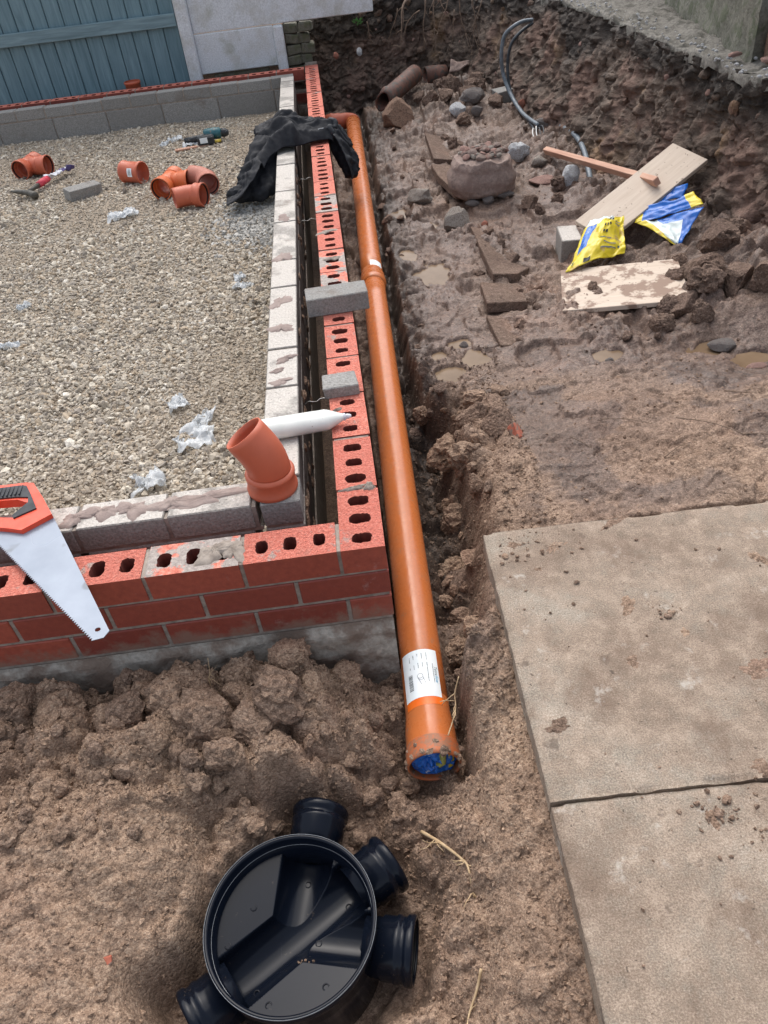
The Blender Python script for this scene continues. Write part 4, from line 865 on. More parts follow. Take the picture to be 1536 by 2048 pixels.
# elbow to the wall
ex = pc(y1); arcp = [ex + Vector((0, -.02, 0)), ex + Vector((0, .0, 0))]
for k in range(1, 13):
    a = R(88) * k / 12; arcp.append(ex + Vector((-.075 * (1 - math.cos(a)), .075 * math.sin(a), 0)))
last = arcp[-1]; arcp += [last + Vector((-.02, 0, 0)), last + Vector((-.03, 0, 0)), last + Vector((-.075, .0, 0)), last + Vector((-.085, 0, 0)), last + Vector((-.095, 0, 0)), last + Vector((-.16, 0, 0))]
rr_ = [.058] * 14 + [.058, .062, .062, .066, .066, .056]
V, F = hollow(arcp, rr_, .004, 40); mk('elbow', V, F, 'fitting_orange', pipe, True)
# label wrapped on pipe: (u along pipe metres from y start toward -y, a angle)
def on_pipe(yv, ang, r): c = pc(yv); return c + Vector((math.sin(ang), 0, math.cos(ang))) * r
def wrap_patch(name, ya, yb, a0, a1, r, mat, par, n=20, m=10):
    V = []; F = []
    for i in range(m + 1):
        for k in range(n + 1): V.append(on_pipe(ya + (yb - ya) * i / m, a0 + (a1 - a0) * k / n, r))
    for i in range(m):
        for k in range(n): F.append([i * (n + 1) + k, i * (n + 1) + k + 1, (i + 1) * (n + 1) + k + 1, (i + 1) * (n + 1) + k])
    return mk(name, V, F, mat, par, True)
LY0, LY1, LA0, LA1 = -.012, -.156, R(-60), R(44)
lab = wrap_patch('label', LY0, LY1, LA0, LA1, .0562, 'label_white', pipe)
wrap_patch('tape', LY1 - .0005, LY1 - .022, LA0 + .02, LA1 + .02, .0562, 'orange_tape', pipe)
lm = wrap_patch('label', 2.475, 2.385, R(-5), R(62), .0557, 'label_white', pipe); lm['label'] = 'small torn white sticker near the pipe collar'
def text_mesh(txt, size):
    cu = bpy.data.curves.new('t', 'FONT'); cu.body = txt; cu.size = size; cu.resolution_u = 2; cu.shear = .25
    o = bpy.data.objects.new('t', cu); col.objects.link(o); bpy.context.view_layer.update(); dg = bpy.context.evaluated_depsgraph_get()
    me = bpy.data.meshes.new_from_object(o.evaluated_get(dg)); V = [v.co.copy() for v in me.vertices]; F = [list(p.vertices) for p in me.polygons]
    bpy.data.objects.remove(o); bpy.data.curves.remove(cu); bpy.data.meshes.remove(me); return V, F
def lab_map(V, s0, t0):     # text x runs towards the mouth (-y), text y towards +angle
    return [on_pipe(LY0 - (s0 + v[0]), (t0 + v[1]) / .055, .0566) for v in V]
V, F = text_mesh('Tetra', .0125); w_t = max(v.x for v in V); mk('lettering', lab_map(V, .052, .030), F, 'ink_teal', lab)
V, F = text_mesh('flow', .0125); mk('lettering', lab_map(V, .052 + w_t + .001, .030), F, 'ink_blue', lab)
bars = []
def bar(s0, s1, t0, t1): bars.append(([Vector((s0, t0, 0)), Vector((s1, t0, 0)), Vector((s1, t1, 0)), Vector((s0, t1, 0))], [[0, 1, 2, 3]]))
def fine(s0, s1, t, h=.0022):
    s = s0
    while s < s1: d = random.uniform(.0015, .0035); bar(s, min(s + d, s1), t - h / 2 * random.uniform(.6, 1), t + h / 2 * random.uniform(.6, 1)); s += d + random.uniform(.0004, .0012)
for (a, b, t) in [(.045, .103, .0265), (.012, .034, .0125), (.042, .100, .0125), (.012, .030, .001), (.042, .056, .001), (.013, .021, -.010), (.042, .058, -.010), (.015, .028, -.021), (.046, .060, -.021), (.018, .034, -.032), (.050, .056, -.032)]: fine(a, b, t)
V, F = join(bars); mk('small_print', lab_map(V, 0, 0), F, 'ink_grey', lab); bars.clear()
s = .072
while s < .118:
    d = random.choice([.0006, .001, .0016]); bar(s, s + d, -.040, -.028); s += d + random.choice([.0006, .001, .0015])
V, F = join(bars); mk('barcode', lab_map(V, 0, 0), F, 'ink_black', lab); bars.clear()
def stroke(pts, wd=.0005):
    for p, q in zip(pts[:-1], pts[1:]):
        p = Vector((*p, 0)); q = Vector((*q, 0)); d = (q - p).normalized(); nn = Vector((-d.y, d.x, 0)) * wd; bars.append(([p - nn, q - nn, q + nn, p + nn], [[0, 1, 2, 3]]))
stroke([(.082 + .007 * math.cos(a), -.008 + .007 * math.sin(a)) for a in np.linspace(0, 6.283, 20)]); stroke([(.088 + .006 * math.cos(a), -.006 + .007 * math.sin(a)) for a in np.linspace(-1.5, 1.5, 10)])
stroke([(.086, -.0145), (.108, -.006)]); stroke([(.086, -.001), (.106, .004)])
V, F = join(bars); mk('pipe_drawing', lab_map(V, 0, 0), F, 'ink_grey', lab)
# plastic sack stuffed into the mouth
for k in range(22):
    a = R(-150 + 300 * k / 21); yv = -.30 + random.uniform(-.012, .03); r_ = random.uniform(.003, .008); place(random.choice(clods_lo), 'mud_crust', on_pipe(yv, a, .0645), (r_ * 1.3, r_ * 1.6, r_ * .7), random.uniform(0, 6), parent=pipe)
def crumple(name, corners, n, m, amp, freq, seed, mat, parent=None, fm=None, thick=.0008, sharp=True, extra=None):
    c = [np.array(p, float) for p in corners]; U, Vv = np.meshgrid(np.linspace(0, 1, n), np.linspace(0, 1, m)); u = U.ravel()[:, None]; v = Vv.ravel()[:, None]
    P = c[0] * (1 - u) * (1 - v) + c[1] * u * (1 - v) + c[2] * u * v + c[3] * (1 - u) * v
    nr = np.cross(c[1] - c[0], c[3] - c[0]); nr = nr / np.linalg.norm(nr)
    d = amp * ((ridge(u[:, 0] * freq + seed, v[:, 0] * freq, 3, seed) - .6) * 1.4 + .5 * fbm(u[:, 0] * freq * .6 + 3, v[:, 0] * freq * .6 + seed, 2, seed + 5))
    P = P + d[:, None] * nr
    if extra is not None: P = extra(P, u[:, 0], v[:, 0])
    e = amp * .5 * np.stack([fbm(u[:, 0] * freq + 9 * k, v[:, 0] * freq, 2, seed + 9 + k) for k in range(3)], 1); P = P + e
    ii = np.arange(n * m).reshape(m, n); Q = np.stack([ii[:-1, :-1], ii[:-1, 1:], ii[1:, 1:], ii[1:, :-1]], -1).reshape(-1, 4)
    mats = mat if isinstance(mat, (list, tuple)) else [mat]; idx = None
    if fm is not None:
        uc = (U[:-1, :-1] + .5 / n).ravel(); vc = (Vv[:-1, :-1] + .5 / m).ravel(); idx = [fm(a, b) for a, b in zip(uc, vc)]
    o = mk(name, P, Q, mats, parent, True, idx); s = o.modifiers.new('solid', 'SOLIDIFY'); s.thickness = thick; return o
ym = -.300
sack = thing('stuffed_sack', 'blue plastic sack stuffed into the near pipe mouth', 'plastic bag', tuple(pc(ym) + Vector((0, 0, -.05))))
def disc_bag(P, u, v):
    a = u * 2 * math.pi; r = .053 * v ** .8; c = pc(ym); f = .010 * fbm(u * 9, v * 5, 3, 66) + .012 * ridge(np.cos(a) * r * 60 + 3, np.sin(a) * r * 60, 2, 67)
    return np.stack([c.x + r * np.cos(a), ym + .004 - 1.6 * f * (1.25 - v), c.z + r * np.sin(a)], 1)
crumple('sack_body', [(0, 0, 0), (1, 0, 0), (1, 1, 0), (0, 1, 0)], 56, 24, .0, 5, 3, 'bag_blue', sack, extra=disc_bag)
crumple('white_fold', [pc(ym) + Vector(d) for d in ((-.022, .0, .040), (.016, -.004, .040), (.014, -.006, .024), (-.006, -.004, .026))], 12, 10, .005, 3, 5, 'bag_white', sack)
V, F = sweep([pc(ym) + Vector(d) for d in ((.018, .01, .042), (.021, -.006, .03), (.020, -.012, .012), (.012, -.013, .004), (.002, -.008, .006))], [.008, .0085, .0075, .006, .004], 10); mk('olive_twist', V, F, 'bag_olive', sack, True)
crumple('yellow_edge', [pc(ym) + Vector(d) for d in ((.034, -.002, .030), (.048, .0, .024), (.046, -.002, -.018), (.034, -.010, -.022))], 8, 12, .004, 3, 15, 'bag_yellow', sack)
def flat_text(txt, size, origin, ux, uy, mat, par, name='lettering'):
    V, F = text_mesh(txt, size); ux = Vector(ux).normalized(); uy = Vector(uy).normalized(); return mk(name, [Vector(origin) + ux * v.x + uy * v.y for v in V], F, mat, par)
c = pc(ym); flat_text('MIX', .011, c + Vector((-.020, -.014, -.022)), (.72, 0, .65), (-.65, 0, .72), 'label_white', sack)
flat_text('O', .011, c + Vector((-.003, -.014, -.008)), (.72, 0, .65), (-.65, 0, .72), 'label_white', sack)

# ================================================================== INSPECTION CHAMBER
ch = thing('inspection_chamber', 'black plastic drain inspection chamber base with open round top', 'chamber', (CH[0], CH[1], -.575))
CZ = -.367; RO, RI = .170, .1615; n = 96
prof = [(RO - .006, CZ - .20), (RO - .004, CZ - .10), (RO - .003, CZ - .035), (RO, CZ - .030), (RO, CZ), (RI + .003, CZ), (RI, CZ - .004), (RI, CZ - .026), (RI - .004, CZ - .028), (RI - .006, CZ - .105)]
V = []; F = []
for (r, z) in prof:
    for k in range(n): a = 2 * math.pi * k / n; V.append((CH[0] + r * math.cos(a), CH[1] + r * math.sin(a), z))
for i in range(len(prof) - 1):
    for k in range(n): F.append([i * n + k, i * n + (k + 1) % n, (i + 1) * n + (k + 1) % n, (i + 1) * n + k])
mk('body', V, F, 'black_plastic', ch, True)
V, F = hollow([(CH[0], CH[1], CZ - .002), (CH[0], CH[1], CZ + .0008)], [RO + .0004] * 2, .0010, n); mk('rim_edge_line', V, F, 'bright_edge', ch, True)  # bright edge highlights of the black lip, put in as thin pale rings
V, F = hollow([(CH[0], CH[1], CZ - .028), (CH[0], CH[1], CZ - .0262)], [RI + .0002] * 2, .0016, n); mk('inner_edge_line', V, F, 'bright_edge', ch, True)
angs = {'out': 212, 'in': 32, 'l': 78, 'r': -13}
def floor_h(x, y):
    rr = .054
    def chan(ang, full, r0, z0):
        ca, sa = math.cos(R(ang)), math.sin(R(ang)); u = x * ca + y * sa; v = np.abs(-x * sa + y * ca)
        p = np.where(v < r0 * .97, r0 - np.sqrt(np.clip(r0 * r0 - np.minimum(v, r0 * .97) ** 2, 0, None)), r0 * .757 + (v - r0 * .97) * 5) + z0
        return p if full else p + np.clip(-u - .01, 0, None) * 4
    z0 = CZ - .118
    b = np.minimum(np.minimum(chan(32, True, rr, z0), chan(78, False, rr * .96, z0 + .006)), chan(-13, False, rr * .96, z0 + .006))
    ca, sa = math.cos(R(32)), math.sin(R(32)); v = np.abs(-x * sa + y * ca); bn = CZ - .062 + .16 * np.clip(v - rr, 0, None)
    return np.minimum(b, bn)
nr, na = 170, 340; V = []; rads = np.linspace(0, RI - .005, nr)
RR, AA = np.meshgrid(rads, np.linspace(0, 2 * math.pi, na, endpoint=False), indexing='ij'); lx = (RR * np.cos(AA)).ravel(); ly = (RR * np.sin(AA)).ravel(); lz = floor_h(lx, ly)
ii = np.arange(nr * na).reshape(nr, na); Q = np.stack([ii[:-1, :], np.roll(ii[:-1, :], -1, 1), np.roll(ii[1:, :], -1, 1), ii[1:, :]], -1).reshape(-1, 4)
o = mk('channel_floor', np.stack([lx + CH[0], ly + CH[1], lz], 1), Q, 'black_plastic', ch, False)
o.data.polygons.foreach_set('use_smooth', [True] * len(o.data.polygons))
for nm, a in angs.items():
    d = Vector((math.cos(R(a)), math.sin(R(a)), 0)); c0 = Vector((CH[0], CH[1], CZ - .095)); pr = [(.140, .0545), (.172, .0545), (.177, .059), (.200, .059), (.204, .062), (.211, .062), (.214, .0595), (.222, .0595), (.225, .064), (.236, .065), (.241, .0625)]
    if nm == 'l': pr = [(t + .030, r) for t, r in pr]
    V, F = hollow([c0 + d * t for t, r in pr], [r for t, r in pr], .004, 48); s = mk('socket', V, F, 'black_plastic', ch, True)
    V, F = ring(c0 + d * (pr[-1][0] - .010), d, .053, .0615, .010); mk('rubber_seal', V, F, 'rubber', s, True)
for (x, y) in [(-.085, .055), (-.135, -.01), (.02, .11), (.105, .055), (.04, -.01), (.06, -.11), (-.085, -.085), (-.05, -.125), (.13, -.03)]:
    z = float(floor_h(np.array([x]), np.array([y]))[0]); V, F = ring((CH[0] + x, CH[1] + y, z + .0002), (0, 0, 1), .0062, .0070, .0007, 18); mk('moulded_mark', V, F, 'black_plastic', ch, True)
for k in range(9):
    a = random.uniform(0, 6); r = random.uniform(.0, .02); x = .015 + r * math.cos(a); y = -.045 + r * math.sin(a) * .5; z = float(floor_h(np.array([x]), np.array([y]))[0])
    place(clods_lo[k % 6], 'dirt_speck', (CH[0] + x, CH[1] + y, z + .001), .0016 + .0012 * random.random(), 0, parent=ch)

# ================================================================== PAVING SLABS
pav = thing('paving', 'old concrete paving slabs at the trench edge', 'paving', (.7, -.5, -.236))
def slab(p, q, w, labl):
    a = Vector((*p, 0)); b = Vector((*q, 0)); t = (b - a).normalized(); nrm = Vector((-t.y, t.x, 0)); L = (b - a).length; nu, nv = 130, 110; V = []; F = []
    us = np.linspace(0, w, nu); vs_ = np.linspace(0, L, nv); UU, VV = np.meshgrid(us, vs_); ed = np.minimum(np.minimum(UU, w - UU), np.minimum(VV, L - VV)).ravel()
    zz = -.190 - .0035 * np.exp(-ed / .004) + .0012 * fbm(UU.ravel() * 10, VV.ravel() * 10, 3, 700) - .006 * sstep(.014, 0, ed) * sstep(.55, .75, vn(UU.ravel() * 22, VV.ravel() * 22, 710))
    X = a.x + t.x * VV.ravel() + nrm.x * UU.ravel(); Y = a.y + t.y * VV.ravel() + nrm.y * UU.ravel(); jig = .0018 * fbm(X * 35, Y * 35, 3, 720) * np.exp(-ed / .004); X = X + jig; Y = Y + jig
    V = list(np.stack([X, Y, zz], 1)); ii = np.arange(nu * nv).reshape(nv, nu); F = np.stack([ii[:-1, :-1], ii[1:, :-1], ii[1:, 1:], ii[:-1, 1:]], -1).reshape(-1, 4).tolist()
    loop = list(ii[0, :]) + list(ii[1:, -1]) + list(ii[-1, -2::-1]) + list(ii[-2:0:-1, 0]); o_ = len(V)
    for i in loop: V.append((V[i][0], V[i][1], -.256))
    m = len(loop); F += [[loop[i], o_ + i, o_ + (i + 1) % m, loop[(i + 1) % m]] for i in range(m)]; F.append([o_ + i for i in range(m)])
    o = mk('slab', V, F, 'slab', pav, False); o['label'] = labl; o.data.polygons.foreach_set('use_smooth', [i < (nu - 1) * (nv - 1) for i in range(len(F))]); return o
slab(*SL[0], .9, 'upper concrete slab with muddy stains'); slab(*SL[1], .9, 'lower concrete slab nearest the viewer')
ns = 420; sx = RNG.uniform(.27, 1.15, ns); sy = RNG.uniform(-.95, .19, ns); keep = np.ones(ns, bool)
cl = [(.63, -.62, .05), (.60, -.70, .04), (.53, -.62, .03), (.34, .12, .05), (.40, .16, .06), (.70, -.66, .04), (.62, -.15, .02)]
for i in range(260): c_ = cl[i % len(cl)]; sx[i] = c_[0] + random.gauss(0, c_[2]); sy[i] = c_[1] + random.gauss(0, c_[2] * .6)
ok = (sx > .28) & (sy < .18); sx = sx[ok]; sy = sy[ok]; S = .0012 + .0048 * RNG.random(len(sx)) ** 3
V, F = scatter(np.stack([sx, sy, -.190 + S * .4], 1), S, None, 31, jitter=.35)
me = fast_mesh('soil_crumbs', V, tris=F, mats=('clod_soil',), smooth=False); o = bpy.data.objects.new('soil_crumbs', me); col.objects.link(o); attach(o, pav); tag(o, kind='stuff')
for i, (x, y, rx, ry) in enumerate([(.432, .115, .034, .030), (.372, .042, .012, .010), (.52, -.63, .02, .014), (.66, -.55, .03, .02), (.545, -.11, .03, .02), (.90, -.02, .03, .018), (.745, -.33, .04, .03), (.64, -.21, .02, .012), (.50, -.27, .018, .02), (.33, .14, .03, .014), (.60, .17, .05, .012), (.30, -.40, .016, .03)]):
    smear('mud_splat', x, y, -.1912, rx, ry, .0022, 'clod_soil', pav, i, 80 + i)
for (x, y, r) in [(.535, -.625, .012), (.56, -.60, .010), (.30, .10, .010), (.62, -.16, .010), (.45, -.02, .008)]: place(random.choice(clods_lo), 'soil_lump', (x, y, -.187), (r, r * .8, r * .5), random.uniform(0, 6), parent=pav)

# ================================================================== THINGS ON THE WALLS
def solid_block(name, label, c, size, rz, mat, tilt=(0, 0), cat='block', b=.003, group=None, jit=.001):
    V, F = bevel_box(*size, b, jit); o = mk(name, V, F, mat); o.location = c; o.rotation_euler = (tilt[0], tilt[1], rz); return tag(o, label, cat, group)
solid_block('concrete_block', 'long grey concrete block lying across the brick wall', (-.048, 1.25, .034), (.215, .10, .066), .055, 'block_grey')
solid_block('concrete_block', 'small cut grey block sitting on the brick wall', (-.066, .695, .0185), (.102, .082, .035), .04, 'block_grey', jit=.003)
# white squeeze bottle
bt = thing('squeeze_bottle', 'white plastic bottle with nozzle lying across the cavity', 'bottle', (-.19, .50, .0))
A = Vector((-.338, .490, .028)); B = Vector((-.045, .514, .024)); d = (B - A).normalized(); sd_ = Vector((-d.y, d.x, 0)); up = d.cross(sd_); up = up if up.z > 0 else -up
prof = [(0, .006, .004), (.003, .022, .014), (.010, .033, .024), (.022, .037, .027), (.15, .0365, .027), (.222, .0355, .0265), (.230, .034, .025), (.256, .019, .016), (.272, .010, .0095), (.282, .007, .007)]
V = []; F = []; n = 32
for (t, a, b) in prof:
    for k in range(n): an = 2 * math.pi * k / n; V.append(A + d * t + sd_ * a * math.cos(an) + up * b * math.sin(an))
for i in range(len(prof) - 1):
    for k in range(n): F.append([i * n + k, i * n + (k + 1) % n, (i + 1) * n + (k + 1) % n, (i + 1) * n + k])
F.append(list(range(n))[::-1]); F.append([(len(prof) - 1) * n + k for k in range(n)]); mk('bottle_body', V, F, 'white_plastic', bt, True)
V, F = sweep([A + d * t for t in (.279, .285, .291, .2955)], [.0075, .0075, .0055, .004], 16); mk('nozzle', V, F, 'rag_white', bt, True)
V, F = ring(A + d * .2755, d, .006, .0105, .008, 20); mk('cap_ring', V, F, 'rag_white', bt, True)

# ---- orange bends and junctions
def arc_pts(p0, d0, d1, R_, ang, n=10):
    out = []; d0 = Vector(d0).normalized(); nn = (Vector(d1) - d0 * d0.dot(Vector(d1))).normalized()
    for k in range(n + 1): a = ang * k / n; out.append(Vector(p0) + d0 * R_ * math.sin(a) + nn * R_ * (1 - math.cos(a)))
    return out, d0 * math.cos(ang) + nn * math.sin(ang)
def bend(name, label, base, sockdir, turn, ang, mat, spig=.06, sockL=.062, sink=0, cat='pipe fitting', rad=.11, group=None, rscale=1.0):
    """socket mouth at base pointing along -sockdir, then bends towards turn"""
    t = thing(name, label, cat, tuple(base), group); b = Vector(base); d = Vector(sockdir).normalized()
    sp = [(0, .0635), (.002, .0655), (.012, .0655), (.016, .0625), (sockL - .012, .0625), (sockL - .008, .0640), (sockL - .002, .0640), (sockL + .004, .0580)]
    V, F = hollow([b + d * x for x, r in sp], [r * rscale for x, r in sp], .0042, 44); mk('socket', V, F, mat, t, True)
    s0 = b + d * (sockL + .001); pts, dd = arc_pts(s0, d, turn, rad, ang, 12); pts += [pts[-1] + dd * spig * k / 3 for k in (1, 2, 3)]
    V, F = hollow(pts, [.0555 * rscale] * (len(pts) - 1) + [.0545 * rscale], .0036, 44); mk('bend', V, F, mat, t, True)
    V, F = ring(b + d * .009, d, .0555 * rscale, .060 * rscale, .007); mk('rubber_seal', V, F, 'rubber', t, True); return t
bend('pipe_bend', 'terracotta orange pipe bend standing on the block corner', (-.262, .268, .0015), (.02, -.02, 1), (-1, .32, 0), R(34), 'fitting_orange', spig=.045, sockL=.055, rad=.13, rscale=.98)
def tee(name, label, c, axis, branch, mat, L=.24, Lb=.14, group=None):
    t = thing(name, label, 'pipe fitting', tuple(Vector(c) - Vector((0, 0, .06))), group); c = Vector(c); a = Vector(axis).normalized(); b = Vector(branch).normalized()
    def sock(p, d):
        sp = [(0, .0635), (.003, .0655), (.012, .0655), (.016, .0625), (.055, .0625), (.062, .0575)]; V, F = hollow([p - d * x for x, r in sp], [r for x, r in sp], .0042, 40); s = mk('socket', V, F, mat, t, True)
        V, F = ring(p - d * .009, d, .0555, .060, .007); mk('rubber_seal', V, F, 'rubber', s, True)
    n = 40; V, F = hollow([c + a * (-L / 2 + .05), c - a * .02, c + a * .02, c + a * (L / 2 - .05)], [.0570] * 4, .0036, n); mk('barrel', V, F, mat, t, True)
    V, F = hollow([c + b * .035, c + b * .07, c + b * (Lb - .05)], [.0565] * 3, .0036, n); mk('branch', V, F, mat, t, True)
    sock(c - a * L / 2, -a); sock(c + a * L / 2, a); sock(c + b * Lb, b); return t
G1 = gg(-2.02, 4.36) + .066
tee('pipe_junction', 'terracotta pipe junction lying by the far left wall', (-2.06, 4.42, G1), (-.35, -.93, .0), (.96, -.28, .0), 'fitting_orange', .20, .155)
cpl = thing('pipe_coupler', 'short orange pipe coupler with white sticker standing on gravel', 'pipe fitting', (-1.25, 3.9, gg(-1.25, 3.9)))
a = Vector((-1.315, 3.935, gg(-1.25, 3.9) + .064)); b = Vector((-1.185, 3.865, gg(-1.25, 3.9) + .062)); d = (b - a)
sp = [(0, .0625), (.02, .066), (.12, .066), (.16, .062), (.85, .062), (.88, .066), (.98, .066), (1.0, .063)]
V, F = hollow([a + d * x for x, r in sp], [r for x, r in sp], .0042, 44); mk('sleeve', V, F, 'fitting_orange', cpl, True)
dn = d.normalized(); fr_ = Vector((dn.y, -dn.x, 0)); fr_ = fr_ if fr_.y < 0 else -fr_; cc = a + d * .62; V = []; F = []
for i in range(5):
    for k in range(7): an = R(-8) + R(46) * i / 4; V.append(cc + dn * (.036 * (k / 6 - .5)) + fr_ * .0632 * math.cos(an) + Vector((0, 0, 1)) * .0632 * math.sin(an))
F = [[i * 7 + k, i * 7 + k + 1, (i + 1) * 7 + k + 1, (i + 1) * 7 + k] for i in range(4) for k in range(6)]; mk('sticker', V, F, 'label_white', cpl, True)
V = []
for q in range(5):
    for k in range(2):
        for i in range(2): an = R(2) + R(6.5) * q + R(2.4) * i; V.append(cc + dn * (.020 * (k - .5)) + fr_ * .0636 * math.cos(an) + Vector((0, 0, 1)) * .0636 * math.sin(an))
mk('sticker_print', V, [[4 * q, 4 * q + 1, 4 * q + 3, 4 * q + 2] for q in range(5)], 'ink_black', cpl)
g3 = gg(-.95, 3.6)
tee('pipe_junction', 'bright orange three way pipe junction behind the plain bend', (-.99, 3.60, g3 + .066), (-.30, -.95, 0), (.97, -.2, .02), 'fitting_bright', .23, .135)
bend('pipe_bend', 'plain terracotta pipe bend lying in front of the orange junction', (-.742, 3.262, gg(-.8, 3.25) + .066), (-.93, .35, .0), (-.55, -.8, 0), R(40), 'fitting_orange', .05, .055)
bend('pipe_bend', 'dull pink ribbed pipe bend open towards the camera', (-.735, 3.46, g3 + .068), (-.25, .93, .12), (-1, -.1, 0), R(45), 'fitting_dull', .05, .07)
bc = thing('pipe_coupler', 'small orange pipe socket standing behind the far brick wall', 'pipe fitting', (-1.50, 5.765, -.34))
sp = [(-.30, .0555), (.0, .0555), (.005, .061), (.048, .061), (.05, .066), (.064, .066), (.067, .063)]; V, F = hollow([Vector((-1.50, 5.765, -.03 + x)) for x, r in sp], [r for x, r in sp], .004, 40); mk('sleeve', V, F, 'fitting_orange', bc, True)

# ---- hand saw
saw = thing('hand_saw', 'hand saw with orange and black handle lying over the brick wall', 'saw', (-.72, .06, .0))
sz = lambda x, y: .010 + .10 * y
bl = [(-.607, -.144), (-.617, -.160), (-.636, -.163)]; p0 = Vector((-.636, -.163)); p1 = Vector((-.965, .212)); nt_ = 70; dd = (p1 - p0).normalized(); nn = Vector((dd.y, -dd.x)) * -1
for k in range(nt_):
    q = p0 + (p1 - p0) * (k / nt_); bl.append((q.x - nn.x * 0, q.y - nn.y * 0)); q2 = p0 + (p1 - p0) * ((k + .55) / nt_); bl.append((q2.x + nn.x * .0055, q2.y + nn.y * .0055))
bl += [(-.965, .212), (-.975, .24), (-.86, .23), (-.80, .223)]
# direction check for teeth: outwards means away from blade centre
cen = Vector((-.75, .06)); 
def extrude(poly, z0f, th, name, mat, parent, hole=None):
    bm = bmesh.new(); vs1 = [bm.verts.new((x, y, z0f(x, y) - th / 2)) for x, y in poly]; es = [bm.edges.new((vs1[i], vs1[(i + 1) % len(vs1)])) for i in range(len(vs1))]
    if hole:
        hv = [bm.verts.new((x, y, z0f(x, y) - th / 2)) for x, y in hole]; es += [bm.edges.new((hv[i], hv[(i + 1) % len(hv)])) for i in range(len(hv))]
    r = bmesh.ops.triangle_fill(bm, use_beauty=True, use_dissolve=False, edges=es, normal=(0, 0, 1)); fs = [f for f in r['geom'] if isinstance(f, bmesh.types.BMFace)]
    ex_ = bmesh.ops.extrude_face_region(bm, geom=fs); 
    for v in ex_['geom']:
        if isinstance(v, bmesh.types.BMVert): v.co.z += th
    bmesh.ops.recalc_face_normals(bm, faces=bm.faces); me = bpy.data.meshes.new(name); bm.to_mesh(me); bm.free(); me.materials.append(MATS[mat]); return mk(name, None, None, None, parent, me=me)
hc = Vector((-.633, -.137)); extrude(bl, sz, .0016, 'blade', 'saw_steel', saw, [(hc.x + .0065 * math.cos(t), hc.y + .0055 * math.sin(t)) for t in np.linspace(0, 6.283, 14)[:-1]])
hz = lambda x, y: sz(x, y) + .002
hand = [(-.800, .222), (-.866, .180), (-.90, .192), (-.985, .215), (-1.06, .262), (-1.065, .300), (-1.03, .345), (-.965, .352), (-.892, .350), (-.872, .345), (-.835, .285)]
hole = [(-.868, .272), (-.893, .226), (-.935, .234), (-.995, .262), (-1.005, .285), (-.985, .297), (-.90, .290)]
extrude(hand, hz, .024, 'handle', 'saw_orange', saw, hole)
extrude([(-.842, .246), (-.893, .221), (-.898, .232), (-.868, .272), (-.872, .290), (-.90, .296), (-.985, .302), (-.985, .338), (-.905, .338), (-.886, .334), (-.868, .30)], lambda x, y: hz(x, y) + .0025, .027, 'grip', 'saw_black', saw)
for k in range(8):
    x = -.97 + k * .0105; V, F = boxmesh(x - .0018, x + .0018, .300, .338, hz(x, .32) + .014, hz(x, .32) + .0185, .0008); mk('grip_rib', V, F, 'saw_black', saw)

